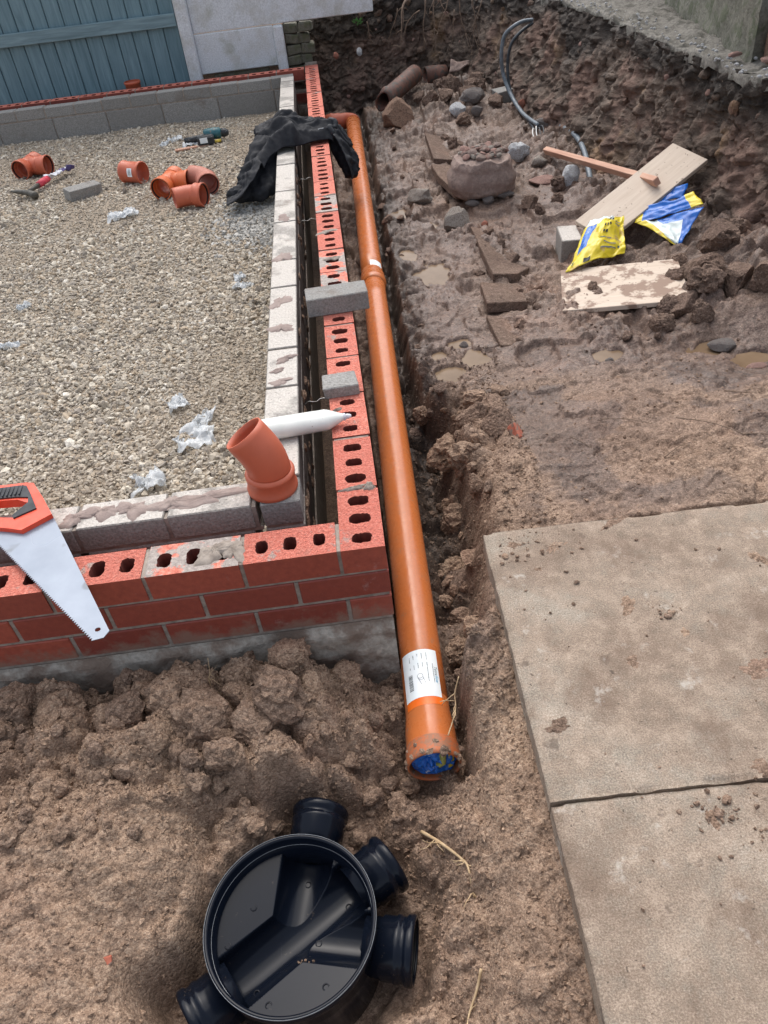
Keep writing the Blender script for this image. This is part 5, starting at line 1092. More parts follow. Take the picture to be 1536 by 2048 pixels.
# ---- jacket: cloth draped over both leaves (small particle solve)
def jacket():
    NU, NV = 150, 120; poly = np.array([(-.60, -.205), (-.52, -.17), (-.42, -.07), (-.335, .045), (-.25, .075), (-.15, .055), (-.06, .065), (.02, .055), (.06, -.03), (.09, -.14), (.10, -.24)])
    seg = np.hypot(*np.diff(poly, axis=0).T); cl = np.concatenate([[0], np.cumsum(seg)]); L = cl[-1]
    u = np.linspace(0, 1, NU); px = np.interp(u * L, cl, poly[:, 0]); pz = np.interp(u * L, cl, poly[:, 1])
    k5 = np.ones(9) / 9; px = np.convolve(np.pad(px, 4, 'edge'), k5, 'valid'); pz = np.convolve(np.pad(pz, 4, 'edge'), k5, 'valid')
    nx_ = -np.gradient(pz); nz_ = np.gradient(px); nn_ = np.hypot(nx_, nz_); nx_ /= nn_; nz_ /= nn_
    yc_ = np.interp(u, [0, .12, .25, .36, .45, .6, .7, .8, .9, 1], [2.98, 3.02, 3.12, 3.34, 3.48, 3.54, 3.57, 3.50, 3.42, 3.38]); wd = np.interp(u, [0, .12, .3, .4, .5, .62, .75, .9, 1], [.30, .38, .42, .50, .52, .46, .42, .40, .30])
    bulk = np.interp(u, [0, .15, .35, .45, .55, .75, 1], [.03, .05, .07, .085, .065, .05, .045])
    v = np.linspace(-1, 1, NV); U, Vv = np.meshgrid(u, v, indexing='ij'); s_ = U * L
    y = yc_[:, None] + wd[:, None] * .5 * Vv * (1 + .10 * fbm(U * 6, Vv * 0 + np.sign(Vv) * 3, 3, 801))
    edge = 1 - np.abs(Vv) ** 5
    f = ridge(s_ * 2.0 + y * 1.3 + .4 * fbm(s_ * 5, y * 5, 2, 811), y * 8 - s_ * 4, 2, 803); f2 = ridge(s_ * 7 + .5 * fbm(s_ * 4, y * 6, 2, 813), y * 5 + 3, 2, 807); f3 = fbm(s_ * 26, y * 26, 3, 809)
    f4 = ridge(s_ * 12 + y * 3 + .6 * fbm(s_ * 7, y * 7, 2, 815), y * 13 - s_ * 5, 2, 817)
    g1 = ridge(s_ * .9 + .35 * fbm(s_ * 3, y * 3, 2, 821), y * 6.5 + .8 * fbm(s_ * 2.5, y * 2.5, 2, 823), 1, 819); g2 = ridge(s_ * 3.4 + y * 2, y * 3.2 - s_ * 2.5 + .5 * fbm(s_ * 4, y * 4, 2, 825), 1, 827)
    hgt = edge * bulk[:, None] * (.04 + .95 * g1 ** 3 + .60 * g2 ** 3 + .50 * (f4 ** 2 - .3)) + .003 * f3 + .006
    X = px[:, None] + nx_[:, None] * hgt; Z = pz[:, None] - .045 * (np.abs(Vv) ** 5) * ((U > .3) & (U < .72)) + nz_[:, None] * hgt
    top = ((X > -.295) & (X < -.195)) | ((X > -.1025) & (X < 0)); Z = np.where(top, np.maximum(Z, .006), Z)
    Z = np.where(X < -.295, np.maximum(Z, -.212), Z); dx = X - PX(y); dz = Z - PZ(y); dd = np.hypot(dx, dz) + 1e-9; ins = dd < RP + .008
    X = np.where(ins, PX(y) + dx / dd * (RP + .008), X); Z = np.where(ins, PZ(y) + dz / dd * (RP + .008), Z)
    return np.stack([X, y, Z], -1)
JX = jacket(); NU, NV = JX.shape[:2]
jk = thing('jacket', 'black work jacket draped over the block and brick walls', 'jacket', (-.15, 3.6, 0))
ii = np.arange(NU * NV).reshape(NU, NV); Q = np.stack([ii[:-1, :-1], ii[1:, :-1], ii[1:, 1:], ii[:-1, 1:]], -1).reshape(-1, 4)
o = mk('jacket_cloth', JX.reshape(-1, 3), Q, 'jacket_cloth', jk, True); s = o.modifiers.new('solid', 'SOLIDIFY'); s.thickness = .006; s.offset = 1
i0 = int(NU * .70); pp = [Vector(JX[i0 + int(3 * math.sin(k * .3)), k]) + Vector((0, 0, .012)) for k in range(8, NV - 40, 3)]
V, F = sweep(pp, [.015] * len(pp), 8); mk('collar', V, F, 'jacket_trim', jk, True)
pl = JX[int(NU * .635):int(NU * .635) + 5, 12:17]; V = [Vector(p) + Vector((0, -.004, .010)) for p in pl.reshape(-1, 3)]; mk('care_label', V, [[i * 5 + k, (i + 1) * 5 + k, (i + 1) * 5 + k + 1, i * 5 + k + 1] for i in range(4) for k in range(4)], 'ink_grey', jk, True)
def sleeve(name, pts, rad, seed, squash=.7, closed=False):
    P_ = spline(pts, 10); fr_ = frames(P_); m_ = len(P_); n_ = 44; V = []; F = []
    S_, A_2 = np.meshgrid(np.arange(m_) / 10.0, np.linspace(0, 2 * math.pi, n_, endpoint=False), indexing='ij'); ca_ = np.cos(A_2).ravel() * .9; sa_ = np.sin(A_2).ravel() * .9; sv = S_.ravel()
    wv_ = (ridge(sv * 2.2 + ca_ * .8 + seed, sa_ * 1.1 + sv * .7, 2, seed) ** 2 * .75 + .25 * fbm(sv * 3 + ca_ * 2, sa_ * 2 + seed, 2, seed + 3)).reshape(m_, n_)
    for i, (p, t, u_, v_) in enumerate(fr_):
        r_ = np.interp(i / (m_ - 1), np.linspace(0, 1, len(rad)), rad)
        for k in range(n_):
            a = 2 * math.pi * k / n_; rr2 = r_ * (.72 + .62 * wv_[i, k]); V.append(p + u_ * math.cos(a) * rr2 * squash + v_ * math.sin(a) * rr2)
    for i in range(m_ - 1):
        for k in range(n_): F.append([i * n_ + k, i * n_ + (k + 1) % n_, (i + 1) * n_ + (k + 1) % n_, (i + 1) * n_ + k])
    F.append(list(range(n_))[::-1]); F.append([(m_ - 1) * n_ + k for k in range(n_)]); return mk(name, V, F, 'jacket_cloth', jk, True)
sleeve('sleeve', [(-.27, 3.52, .06), (-.36, 3.36, .03), (-.42, 3.18, -.07), (-.47, 3.05, -.15), (-.55, 2.96, -.185)], [.06, .085, .09, .085, .07], 31)
sleeve('sleeve', [(-.34, 3.28, -.02), (-.36, 3.12, -.10), (-.39, 3.0, -.165), (-.44, 2.93, -.19)], [.05, .07, .075, .05], 35)
sleeve('sleeve', [(-.04, 3.62, .045), (.03, 3.55, .03), (.07, 3.46, -.06), (.10, 3.38, -.17), (.105, 3.33, -.24)], [.05, .07, .07, .065, .04], 41)
sleeve('hood', [(-.20, 3.60, .05), (-.24, 3.72, .075), (-.31, 3.76, .075), (-.37, 3.68, .065), (-.36, 3.56, .055), (-.29, 3.50, .06), (-.22, 3.53, .055)], [.035, .05, .055, .05, .05, .045, .035], 47, .85)
sleeve('folded_back', [(-.30, 3.60, .04), (-.20, 3.62, .055), (-.10, 3.60, .055), (-.02, 3.62, .055), (.03, 3.60, .03)], [.07, .10, .105, .09, .06], 53, .42)
for o in [c for c in bpy.data.objects if c.parent == jk]:
    for v in o.data.vertices: v.co.y = 3.07 + (v.co.y - 2.9) * .70; v.co.z = v.co.z * .82 + (.002 if v.co.z > 0 else 0)
# ================================================================== THINGS ON THE GRAVEL
gz_ = gg(-.9, 4.62); dr = thing('power_drill', 'muddy teal and black cordless drill lying by the far block wall', 'drill', (-.88, 4.63, gz_))
a = Vector((-.74, 4.63, gz_ + .05))
def seg(name, pts, rad, mat, n=18): V, F = sweep(pts, rad, n); return mk(name, V, F, mat, dr, True)
seg('motor_body', [a + Vector(d) for d in ((0, 0, 0), (-.012, 0, 0), (-.05, 0, .002), (-.11, .01, .002), (-.125, .01, 0))], [.022, .036, .038, .033, .026], 'drill_teal')
seg('chuck', [a + Vector(d) for d in ((.0, 0, 0), (.02, 0, 0), (.045, -.004, -.002), (.05, -.004, -.002))], [.028, .030, .020, .012], 'drill_black')
seg('handle', [a + Vector(d) for d in ((-.09, .0, -.008), (-.15, -.012, -.012), (-.22, -.016, -.018), (-.265, -.01, -.022))], [.024, .021, .022, .020], 'drill_black')
V, F = boxmesh(-.06, .06, -.032, .032, -.03, .03, .010); mk('battery', xform(V, Matrix.Translation(a + Vector((-.11, -.075, -.018))) @ Matrix.Rotation(.15, 4, 'Z')), F, 'drill_black', dr)
V, F = boxmesh(-.026, .026, -.0335, -.0322, -.014, .02); mk('rating_label', xform(V, Matrix.Translation(a + Vector((-.125, -.079, -.014))) @ Matrix.Rotation(.15, 4, 'Z')), F, 'label_white', dr)
o = mk('wedge', *sweep([(-.80, 4.57, gg(-.78, 4.57) + .012), (-.75, 4.585, gg(-.78, 4.57) + .014)], [.012, .010], 10), 'yellow_plastic', None, True); tag(o, 'small yellow plastic plug beside the drill', 'plug')
solid_block('timber_offcut', 'thin brown timber strip lying in front of the drill', (-.95, 4.52, gg(-.95, 4.5) + .008), (.24, .03, .012), .2, 'batten_wood', cat='timber')
hm = thing('hammer', 'hammer with red banded handle lying on the gravel at left', 'hammer', (-1.9, 3.95, gg(-1.9, 3.95)))
z = gg(-1.9, 3.9) + .022
V, F = sweep([(-2.05, 3.93, z + .012), (-2.0, 3.91, z + .010), (-1.95, 3.875, z + .012), (-1.905, 3.84, z + .012), (-1.87, 3.80, z + .008), (-1.855, 3.785, z + .006)], [.006, .013, .017, .019, .024, .020], 12); mk('hammer_head', V, F, 'hammer_iron', hm, True)
V, F = sweep([(-1.925, 3.87, z + .012), (-1.905, 3.93, z + .014), (-1.885, 3.99, z + .016)], [.012, .013, .014], 12); mk('shaft', V, F, 'hammer_iron', hm, True)
V, F = sweep([(-1.887, 3.985, z + .016), (-1.87, 4.04, z + .018), (-1.852, 4.10, z + .018)], [.019, .021, .019], 14); mk('grip_band', V, F, 'hammer_red', hm, True)
cloth = thing('rag', 'white and purple rag wrapped at the end of the hammer handle', 'rag', (-1.81, 4.2, gg(-1.81, 4.2)))
crumple('rag_cloth', [(-1.885, 4.10, z + .02), (-1.835, 4.09, z + .03), (-1.73, 4.33, z + .025), (-1.79, 4.34, z + .01)], 18, 30, .022, 5, 21, ['rag_white', 'rag_purple'], cloth, lambda u, v: 1 if (v > .5 and u > .45) else 0, .003)
solid_block('concrete_block', 'grey green concrete brick lying tilted on the gravel', (-1.545, 3.735, gg(-1.55, 3.73) + .035), (.215, .085, .065), .72, 'block_grey', (.12, .05))
def film(label, x, y, sx_, sy_, rz, seed, z=None, h=.025, cut=None):
    zz = (gg(x, y) if z is None else z) + .012; c, s = math.cos(rz), math.sin(rz); q = [Vector((x + c * a * sx_ - s * b * sy_, y + s * a * sx_ + c * b * sy_, zz)) for a, b in ((-.5, -.5), (.5, -.42), (.42, .5), (-.45, .42))]
    o = crumple('plastic_film', q, 26, 22, h, 4, seed, 'film'); return tag(o, label, 'plastic scrap', 'scraps of clear plastic on the gravel')
film('clear plastic scrap in the gravel in front of the grey green brick', -1.235, 3.28, .17, .12, .2, 31, h=.04); film('small clear plastic scrap near the block wall, farther of two', -.492, 2.14, .06, .05, .2, 32); film('small clear plastic scrap near the block wall, nearer of two', -.472, 2.04, .09, .05, .2, 33)
film('star shaped clear plastic scrap beyond the big crumpled sheet', -.645, 1.045, .08, .09, .5, 34); film('clear plastic strip touching the big crumpled sheet', -.545, .93, .06, .10, -.5, 35); film('big crumpled clear plastic sheet near the standing orange bend', -.566, .83, .13, .13, .2, 36, h=.03)
film('clear plastic scrap against the front block wall', -.685, .61, .10, .11, .3, 37, h=.035); film('clear plastic scrap at the left edge of the gravel', -1.451, 1.72, .12, .05, .2, 38); film('tiny clear plastic scrap near the left of the gravel', -1.485, 2.12, .06, .05, .1, 39)
film('clear plastic scraps lying left of the drill', -1.10, 4.80, .12, .08, .3, 40, h=.03); film('clear plastic bag under the drill handle', -.97, 4.62, .12, .10, .1, 41, h=.02)
film('white plastic wisp on the gravel beside the far drill', -1.18, 4.76, .07, .06, .1, 42)

# ================================================================== THINGS IN THE MUD
M_ = lambda x, y: gh(x, y)
def lump(name, label, x, y, s, mat, seed, sub=3, cat='stone', tilt=(0, 0), rz=0, amp=.3, facet=.3, lift=.5, z=None, smooth=False):
    o = place(rockmesh(name, sub, mat, seed, amp, facet, 1, smooth), name, (x, y, (M_(x, y) if z is None else z) + s[2] * lift), s, rz, tilt); return tag(o, label, cat)
# big broken footing stump
st = thing('concrete_stump', 'large round mud coated concrete stump topped with rubble', 'concrete lump', (.86, 3.28, -.36))
V, F = icos(5); d = np.stack([np.sign(V[:, 0]) * np.abs(V[:, 0]) ** .75, np.sign(V[:, 1]) * np.abs(V[:, 1]) ** .75, np.sign(V[:, 2]) * np.abs(V[:, 2]) ** .55], 1)
d *= np.array([.172, .16, .13]) * (1 + .10 * fbm3(V * 1.6, 3, 9) + .05 * fbm3(V * 5, 3, 19) + .02 * fbm3(V * 14, 3, 29))[:, None]; d[:, 2] = np.minimum(d[:, 2], .088 + .035 * np.clip(1 - (d[:, 0] ** 2 + d[:, 1] ** 2) / .02, 0, 1) + .02 * fbm(d[:, 0] * 14, d[:, 1] * 14, 3, 4)); d[:, :2] *= (1.0 + .12 * (d[:, 2:3] < .02)); d += np.array([.865, 3.29, -.24])
me = fast_mesh('stump_body', d, tris=F, mats=('rock_mud',)); o = bpy.data.objects.new('stump_body', me); col.objects.link(o); attach(o, st)
rs = [rockmesh('rubble', 2, m_, 500 + k, .3, .3) for k, m_ in enumerate(('rock_mud', 'rock_pink', 'rock_concrete', 'rock_mud', 'rock_pink'))]
for k in range(110):
    a = random.uniform(0, 6.3); r = .135 * math.sqrt(random.random()); s_ = random.uniform(.006, .022) if k > 5 else random.uniform(.022, .036)
    place(rs[k % 5], 'rubble', (.87 + r * math.cos(a), 3.30 + r * .85 * math.sin(a), -.148 + .035 * max(0, 1 - (r / .14) ** 2) + .006 * random.random() + s_ * .2), (s_ * 1.2, s_, s_ * .6), a * 3, (random.uniform(-.5, .5), random.uniform(-.5, .5)), st)
for k, (x, y, s_) in enumerate([(.78, 3.14, (.05, .03, .02)), (.87, 3.13, (.045, .03, .03)), (.97, 3.15, (.07, .03, .02))]):
    o = place(rockmesh('stone', 2, 'rock_grey', 540 + k, .2, .3), 'stone', (x, y, M_(x, y) + .015), s_, .1 * k); tag(o, ('dark flat stone under the stump, left of three', 'dark stone under the front of the stump, middle of three', 'dark flat stone under the stump, right of three')[k], 'stone')
lump('concrete_lump', 'pale knobbly concrete lump beside a small puddle', .50, 3.35, (.07, .06, .055), 'rock_concrete', 21, 4, 'stone', amp=.5, facet=.2)
lump('concrete_lump', 'squared concrete lump in front of the big stump', .645, 2.88, (.075, .065, .075), 'rock_concrete', 22, 4, 'stone', rz=.4, amp=.18, facet=.31)
lump('boulder', 'large brown boulder at the mouth of the clay pipe', .56, 5.08, (.135, .13, .13), 'rock_brown', 23, 4, 'boulder', amp=.28)
lump('concrete_lump', 'pale concrete lump on mud right of the boulder', .99, 4.88, (.06, .05, .055), 'rock_white', 24, 3)
lump('stone', 'dark flat stone behind the pale lump', 1.13, 5.0, (.11, .07, .06), 'rock_grey', 25, 3)
lump('stone', 'slim grey stone leaning beside the dark flat stone', 1.125, 4.82, (.05, .03, .045), 'rock_grey', 26, 2, tilt=(.3, .4))
solid_block('concrete_block', 'grey squared block under the hanging cables', (1.36, 5.02, M_(1.36, 5.02) + .05), (.13, .10, .10), .3, 'block_grey', (.1, -.1), jit=.008)
lump('stone', 'pale stone wedged behind the hanging cables', 1.47, 5.2, (.06, .05, .05), 'rock_white', 27, 3, z=-.24)
lump('brick_shard', 'orange brick shard at the bank foot behind the cables', 1.43, 4.72, (.03, .02, .045), 'terracotta', 28, 2, 'brick shard', z=-.27)
lump('stone', 'grey pointed stone right of the cable ends', 1.50, 4.30, (.07, .06, .05), 'rock_grey', 29, 2)
lump('concrete_lump', 'white speckled lump right of the stump', 1.22, 3.85, (.07, .07, .06), 'rock_white', 30, 4, amp=.45)
lump('concrete_lump', 'small pale lump beside the batten', 1.275, 3.58, (.055, .05, .04), 'rock_concrete', 31, 3)
lump('stone', 'flat pinkish stone slab in front of the batten', 1.245, 3.36, (.085, .06, .025), 'rock_pink', 32, 3)
lump('stone', 'bright white angular stone under the batten', 1.36, 3.2, (.062, .05, .06), 'rock_white', 33, 3)
lump('stone', 'brown round stone between stump and flat pink stone', 1.08, 3.45, (.05, .05, .035), 'rock_mud', 34, 3)
lump('brick_shard', 'small red brick chip in front of the stump', .785, 2.83, (.022, .018, .018), 'terracotta', 35, 2, 'brick shard')
lump('stone', 'round dark stone beside the twin puddles', .445, 1.555, (.022, .020, .022), 'rock_grey', 36, 2)
lump('stone', 'small black stone in the round puddle', .935, 1.185, (.018, .016, .018), 'rock_grey', 37, 2)
lump('stone', 'flat grey stone standing in the right hand puddle', 1.385, 1.205, (.06, .045, .02), 'rock_grey', 38, 3, z=-.338)
lump('stone', 'flat pinkish stone at the right edge of the mud', 1.42, 1.02, (.04, .025, .015), 'rock_pink', 39, 2)
solid_block('brick_shard', 'orange red brick fragment sticking out of the trench side', (.468, .715, gh(.468, .715) + .006), (.030, .062, .034), .5, 'terracotta', (.5, .5), 'brick shard', .006, None, .007)
solid_block('brick_shard', 'small pink brick chip in the soil at lower left', (-.618, -.677, gh(-.618, -.677) + .001), (.013, .018, .010), .4, 'terracotta', (.3, .2), 'brick shard', .002, None, .003)
lump('stone', 'white stone in the back bank above the elbow', .36, 6.02, (.025, .02, .035), 'rock_white', 42, 2, z=-.02); lump('brick_shard', 'red brick shard in the back bank by the wall end', .16, 5.98, (.025, .02, .03), 'terracotta', 43, 2, 'brick shard', z=-.02)
# old clay pipe
cp_ = thing('clay_pipe', 'broken old brown clay pipe lying below the back bank', 'pipe', (.62, 5.7, -.36))
a = Vector((.475, 5.40, -.265)); b = Vector((.80, 5.86, -.185)); V, F = hollow([a + (b - a) * k / 8 for k in range(9)], [.070] * 7 + [.072, .070], .012, 36)
V = [v + Vector((0, 0, .02 * math.sin(v.x * 40))) * (1 if (v - a).length < .1 else 0) for v in V]; mk('barrel', V, F, 'clay_pipe', cp_, True)
V, F = hollow([(.90, 5.98, -.235), (.96, 5.99, -.235), (1.02, 6.0, -.24), (1.08, 6.01, -.245)], [.070, .072, .072, .07], .012, 30); o = mk('clay_pipe', V, F, 'clay_pipe', None, True); tag(o, 'half buried clay pipe end behind the broken pipe', 'pipe')
crumple('shard', [(1.08, 5.80, -.20), (1.24, 5.86, -.17), (1.28, 5.92, -.15), (1.12, 5.90, -.12)], 12, 8, .02, 2, 51, 'rock_mud', None, thick=.012); tag(bpy.data.objects['shard'], 'curved clay shard lying right of the old pipes', 'shard')
# old buried slab edges
def oldslab(label, pts, zt, th=.05):
    bm = bmesh.new(); vs1 = [bm.verts.new((x, y, zt + dz)) for x, y, dz in pts]; f = bm.faces.new(vs1); bm.normal_update()
    if f.normal.z < 0: f.normal_flip()
    r = bmesh.ops.extrude_face_region(bm, geom=[f]); [setattr(v.co, 'z', v.co.z - th) for v in r['geom'] if isinstance(v, bmesh.types.BMVert)]
    bmesh.ops.recalc_face_normals(bm, faces=bm.faces); bmesh.ops.bevel(bm, geom=list(bm.edges), offset=.004, segments=1, affect='EDGES', profile=.5)
    me = bpy.data.meshes.new('old_slab'); bm.to_mesh(me); bm.free(); me.materials.append(MATS['clod_mud']); tag(mk('old_slab', None, None, None, me=me), label, 'slab', 'old slabs buried in the mud')
oldslab('muddy buried slab farthest along the trench, behind the stump', [(.700, 4.60, 0), (.672, 3.95, .002), (.80, 3.93, -.015), (.95, 4.1, -.08), (.95, 4.55, -.08)], -.322)
oldslab('muddy slab edge beside the left of the stump', [(.640, 3.86, 0), (.648, 3.62, .0), (.70, 3.30, .0), (.80, 3.3, -.03), (.76, 3.86, -.02)], -.325)
oldslab('long muddy slab in the middle of the mud', [(.69, 2.72, -.010), (.672, 2.05, .008), (.79, 2.06, -.008), (.93, 2.3, -.085), (.86, 2.75, -.085)], -.318)
oldslab('nearest square muddy slab with its front edge showing', [(.600, 1.99, .004), (.586, 1.76, .010), (.735, 1.765, -.004), (.84, 1.88, -.07), (.78, 2.01, -.04)], -.316)
oldslab('half buried slab edge nearest the trench lumps', [(.570, 1.70, .004), (.578, 1.44, -.004), (.72, 1.46, -.045), (.80, 1.68, -.045)], -.335)
lump('stone', 'flat wet stone edge left of the long muddy slab', .47, 2.13, (.065, .018, .014), 'rock_mud', 44, 2, rz=.6)
# block, boards, batten
V, F = bevel_box(.10, .19, .125, .004, .002); o = mk('concrete_block', V, F, 'block'); o.location = (1.112, 2.345, M_(1.1, 2.33) + .05); o.rotation_euler = (0, 0, -.12); tag(o, 'grey block with white top beside the yellow bag', 'block')
def plank(name, label, A, B, D, th, mat, cat='board'):
    """A,B = ends of one short edge, D = far end of the long edge starting at A"""
    A, B, D = map(Vector, (A, B, D)); ex_ = (D - A); L = ex_.length; ex_.normalize(); ey = (B - A); ey = ey - ex_ * ey.dot(ex_); Wd = ey.length; ey.normalize(); ez = ex_.cross(ey)
    if ez.z < 0: ez = -ez
    V, F = bevel_box(L, Wd, th, .002, .0008); M = Matrix((ex_, ey, ex_.cross(ey))).transposed().to_4x4(); M.translation = A + ex_ * L / 2 + ey * Wd / 2 - ez * th / 2
    o = mk(name, V, F, mat); o.matrix_world = M; return tag(o, label, cat)
plank('board', 'pale board leaning up against the earth bank', (1.150, 2.390, -.245), (1.345, 2.240, -.245), (1.700, 2.640, -.015), .022, 'ply_clean')
plank('batten', 'orange brown timber batten resting across the leaning board', (1.352, 3.70, -.262), (1.335, 3.63, -.268), (1.540, 2.385, -.082), .038, 'batten_wood', 'timber')
plank('board', 'muddy pale board lying flat on the mud', (.875, 1.610, -.312), (1.08, 1.985, -.308), (1.365, 1.485, -.272), .020, 'ply_dirty')
# ---- yellow bag
def ybag_fm(u, v):
    if v > .86 and u < .72: return 2
    if .06 < u < .24 and .30 < v < .84: return 1
    return 0
def ybag_shape(P, u, v):
    P = P.copy(); P[:, 2] += .050 * np.sin(np.clip(u * 1.15, 0, 1) * math.pi) * (.45 + .55 * np.sin(v * math.pi)); P[:, 1] -= .02 * np.sin(u * math.pi); return P
yb = thing('plastic_bag', 'yellow and blue plastic sack lying between the two boards', 'plastic bag', (1.15, 2.1, -.34))
YB = [(.985, 1.965, -.318), (1.290, 2.045, -.285), (1.345, 2.265, -.205), (1.185, 2.275, -.215)]
crumple('sack_body', YB, 54, 44, .016, 4, 61, ['bag_yellow', 'bag_blue', 'bag_white'], yb, ybag_fm, .002, extra=ybag_shape)
YO = bpy.data.objects['sack_body.001'] if 'sack_body.001' in bpy.data.objects else bpy.data.objects['sack_body']
YV = np.array([v.co[:] for v in YO.data.vertices]).reshape(44, 54, 3)
def ybag_mark(name, u0, u1, v0, v1, mat):
    i0, i1, j0, j1 = int(v0 * 43), max(int(v1 * 43), int(v0 * 43) + 1), int(u0 * 53), max(int(u1 * 53), int(u0 * 53) + 1); sub = YV[i0:i1 + 1, j0:j1 + 1] + np.array([-.001, -.003, .0042]); h_, w_ = sub.shape[:2]
    mk(name, sub.reshape(-1, 3), [[a * w_ + b, a * w_ + b + 1, (a + 1) * w_ + b + 1, (a + 1) * w_ + b] for a in range(h_ - 1) for b in range(w_ - 1)], mat, yb)
for (u0, v0) in ((.50, .66), (.57, .67), (.64, .68), (.51, .54), (.58, .55), (.60, .86), (.68, .86)): ybag_mark('pictogram', u0, u0 + .04, v0, v0 + .05, 'ink_black')
ybag_mark('blue_bar', .48, .68, .40, .43, 'ink_teal'); ybag_mark('print_patch', .52, .80, .17, .20, 'ink_grey'); ybag_mark('print_patch', .56, .78, .26, .28, 'ink_grey'); ybag_mark('print_patch', .76, .90, .40, .42, 'ink_grey'); ybag_mark('print_patch', .78, .92, .74, .76, 'ink_grey'); ybag_mark('print_patch', .78, .92, .80, .82, 'ink_grey'); ybag_mark('dark_patch', .26, .36, .04, .10, 'ink_black'); ybag_mark('round_mark', .84, .90, .20, .25, 'ink_teal'); ybag_mark('curved_mark', .06, .09, .08, .16, 'ink_teal')
# ---- blue bag
bb = thing('plastic_bag', 'blue and white plastic sack tucked behind the leaning board', 'plastic bag', (1.53, 2.15, -.3))
crumple('sack_body', [(1.40, 2.255, -.235), (1.665, 2.13, -.145), (1.655, 2.235, -.120), (1.44, 2.33, -.205)], 30, 18, .012, 3, 71, ['bag_blue', 'bag_yellow'], bb, lambda u, v: 1 if (u < .10 or u > .84) else 0, .002)
crumple('sack_front', [(1.51, 2.02, -.275), (1.53, 2.02, -.27), (1.662, 2.125, -.150), (1.41, 2.25, -.238)], 30, 24, .014, 3, 73, ['bag_white', 'bag_blue', 'bag_yellow'], bb, lambda u, v: 1 if (u > .72 or (v > .72 and u > .3)) else (2 if u < .14 else 0), .002)
crumple('sack_rear', [(1.52, 2.33, -.20), (1.64, 2.30, -.16), (1.68, 2.36, -.12), (1.56, 2.40, -.16)], 12, 10, .014, 3, 75, 'bag_blue', bb)
# ---- cables and hoses
V, F = sweep(spline([(1.56, 4.98, .225), (1.47, 4.90, .235), (1.40, 4.88, .215), (1.342, 4.9, .16), (1.322, 4.9, .047), (1.338, 4.9, -.08), (1.372, 4.80, -.195), (1.40, 4.55, -.265), (1.43, 4.22, -.27)]), .0135, 10); tag(mk('cable', V, F, 'cable_grey', None, True), 'thick grey cable looping out of the bank', 'cable')
cb2 = thing('cable', 'thinner dark cable behind the grey one with frayed white end', 'cable', (1.40, 4.5, -.33))
V, F = sweep(spline([(1.56, 4.96, .21), (1.46, 4.93, .165), (1.395, 4.93, .09), (1.375, 4.93, -.05), (1.39, 4.86, -.20), (1.42, 4.6, -.28), (1.42, 4.35, -.30), (1.415, 4.22, -.315)]), .011, 10); mk('sheath', V, F, 'cable_dark', cb2, True)
for k in range(4): V, F = sweep(spline([(1.415, 4.23, -.31), (1.39 + .02 * k, 4.19, -.28 + .01 * (k % 2)), (1.37 + .025 * k, 4.12, -.295), (1.375 + .02 * k, 4.06, -.325)], 5), .004, 6); mk('wire_end', V, F, 'wire_white' if k < 2 else 'cable_dark', cb2, True)
V, F = sweep(spline([(1.56, 4.12, -.27), (1.57, 3.85, -.255), (1.545, 3.55, -.27), (1.475, 3.2, -.305), (1.415, 2.93, -.34)]), .016, 10); tag(mk('hose', V, F, 'cable_grey', None, True), 'grey hose emerging from mud under the batten', 'hose')
V, F = sweep(spline([(1.60, 1.64, -.235), (1.66, 1.57, -.215), (1.76, 1.48, -.205), (1.9, 1.4, -.2)]), .014, 10); tag(mk('hose', V, F, 'cable_grey', None, True), 'short grey hose end poking out at the right edge', 'hose')
# ---- roots lying on the soil
def lie_root(label, pts, r, mat='root_pale', br=10, seed=1):
    random.seed(seed); P_ = spline([(x, y, gh(x, y) + dz) for x, y, dz in pts], 5); n_ = len(P_); parts = [sweep(P_, [r * (1 - .65 * i / n_) for i in range(n_)], 7)]
    for b in range(br):
        i = random.randint(0, n_ - 2); q = P_[i]; dr_ = Vector((random.uniform(-1, 1), random.uniform(-1, 1), random.uniform(-.1, .35))); parts.append(sweep(rootpath(q, dr_, random.uniform(.015, .045), 5, .4, .1), [r * .4 * (1 - .15 * k) for k in range(6)], 5))
    V, F = join(parts); tag(mk('root', V, F, mat, None, True), label, 'root')
lie_root('pale branching root lying on soil between chamber and slab', [(-.005, -.45, .03), (.03, -.495, .025), (.068, -.545, .018), (.078, -.58, .01), (.08, -.63, .006)], .0042, br=12, seed=5)
lie_root('pale root near the bottom edge right of the chamber', [(.068, -.765, .01), (.055, -.79, .012), (.035, -.82, .012), (.025, -.85, .008)], .003, br=2, seed=6)
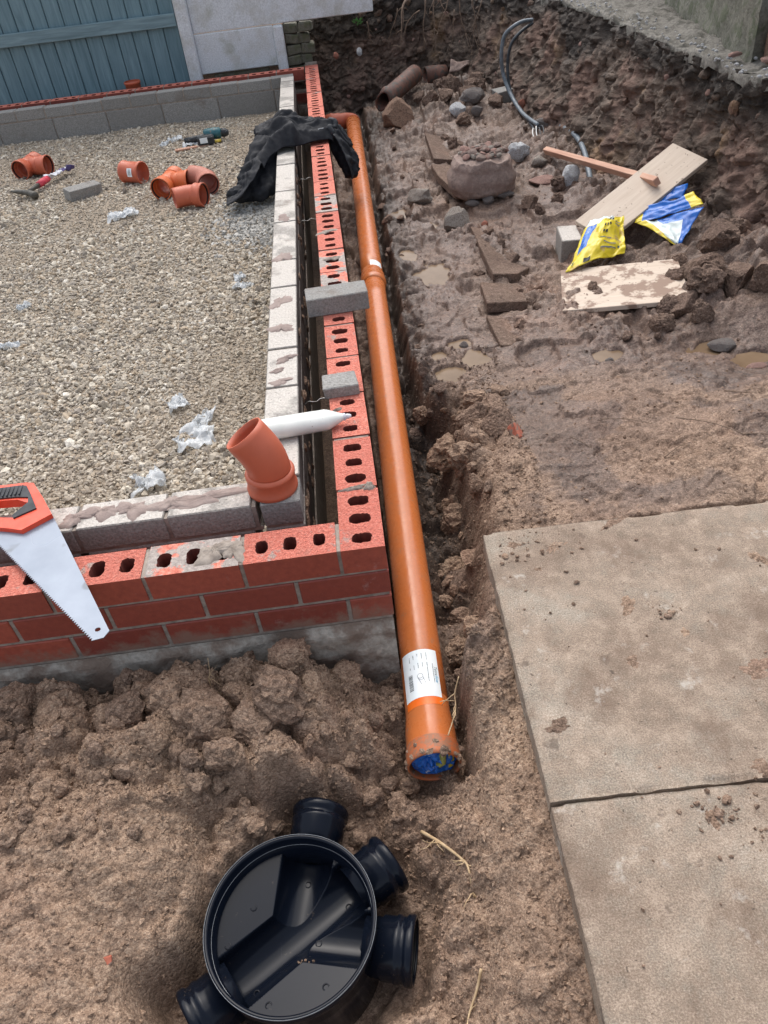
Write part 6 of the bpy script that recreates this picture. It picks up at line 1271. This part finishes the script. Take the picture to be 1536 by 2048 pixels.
random.seed(9); P_ = spline([(.132, -.165, -.30), (.118, -.185, -.335), (.115, -.21, -.35), (.105, -.245, -.345), (.085, -.285, -.352)], 5); parts = [sweep(P_, [.0016] * len(P_), 6)]
for q in (5, 8, 10, 12): parts.append(sweep(rootpath(P_[q], (random.uniform(-1, 1), -.3, random.uniform(0, .6)), .045, 5, .4), [.001] * 6, 5))
V, F = join(parts); tag(mk('root', V, F, 'root_pale', None, True), 'thin pale root curling over the pipe beside the label', 'root')
lie_root('fine dry twig standing in soil below the saw tip', [(-.47, -.09, .0), (-.468, -.085, .04), (-.462, -.08, .075), (-.455, -.075, .11)], .0016, 'root_pale', 6, 7)
for k, (x, y, a, L) in enumerate([(.75, .72, -.6, .16), (.95, .62, -.7, .22), (1.1, .5, -.5, .14), (.62, .62, -.9, .10), (.85, .45, .4, .10), (1.18, .78, -.2, .12), (.70, .92, .7, .08), (1.05, .68, 1.2, .08)]):
    lie_root(('dark twig on bare soil beyond the slab, nearest the trench', 'long dark twig across the bare soil beyond the slab', 'dark twig on soil near the slab\'s far right', 'short twig by the trench edge lumps', 'short twig just beyond the slab edge', 'dark twig at the right edge of the bare soil', 'small twig where the mud begins', 'upright lying twig at the right of the soil')[k], [(x, y, .004), (x + L * .5 * math.cos(a), y + L * .5 * math.sin(a), .007), (x + L * math.cos(a), y + L * math.sin(a), .004)], .0018, 'root_dark', 3, 20 + k)
# a small weed on the back bank
wd_ = thing('weed', 'small green weed growing on the back bank under the panel', 'plant', (.37, 6.08, .17)); random.seed(3)
for k in range(9):
    a = k * .8; c_ = Vector((.37 + .03 * math.cos(a), 6.03 + .015 * math.sin(a), .20 + .012 * (k % 3))); u_ = Vector((math.cos(a), -.3, .5)).normalized() * .022; v_ = Vector((-math.sin(a), -.2, .4)).normalized() * .012
    mk('leaf', [c_ - u_, c_ + v_ - u_ * .1, c_ + u_, c_ - v_ - u_ * .1, c_ + Vector((0, -.004, .002))], [[0, 1, 4], [1, 2, 4], [2, 3, 4], [3, 0, 4]], 'leaf', wd_)
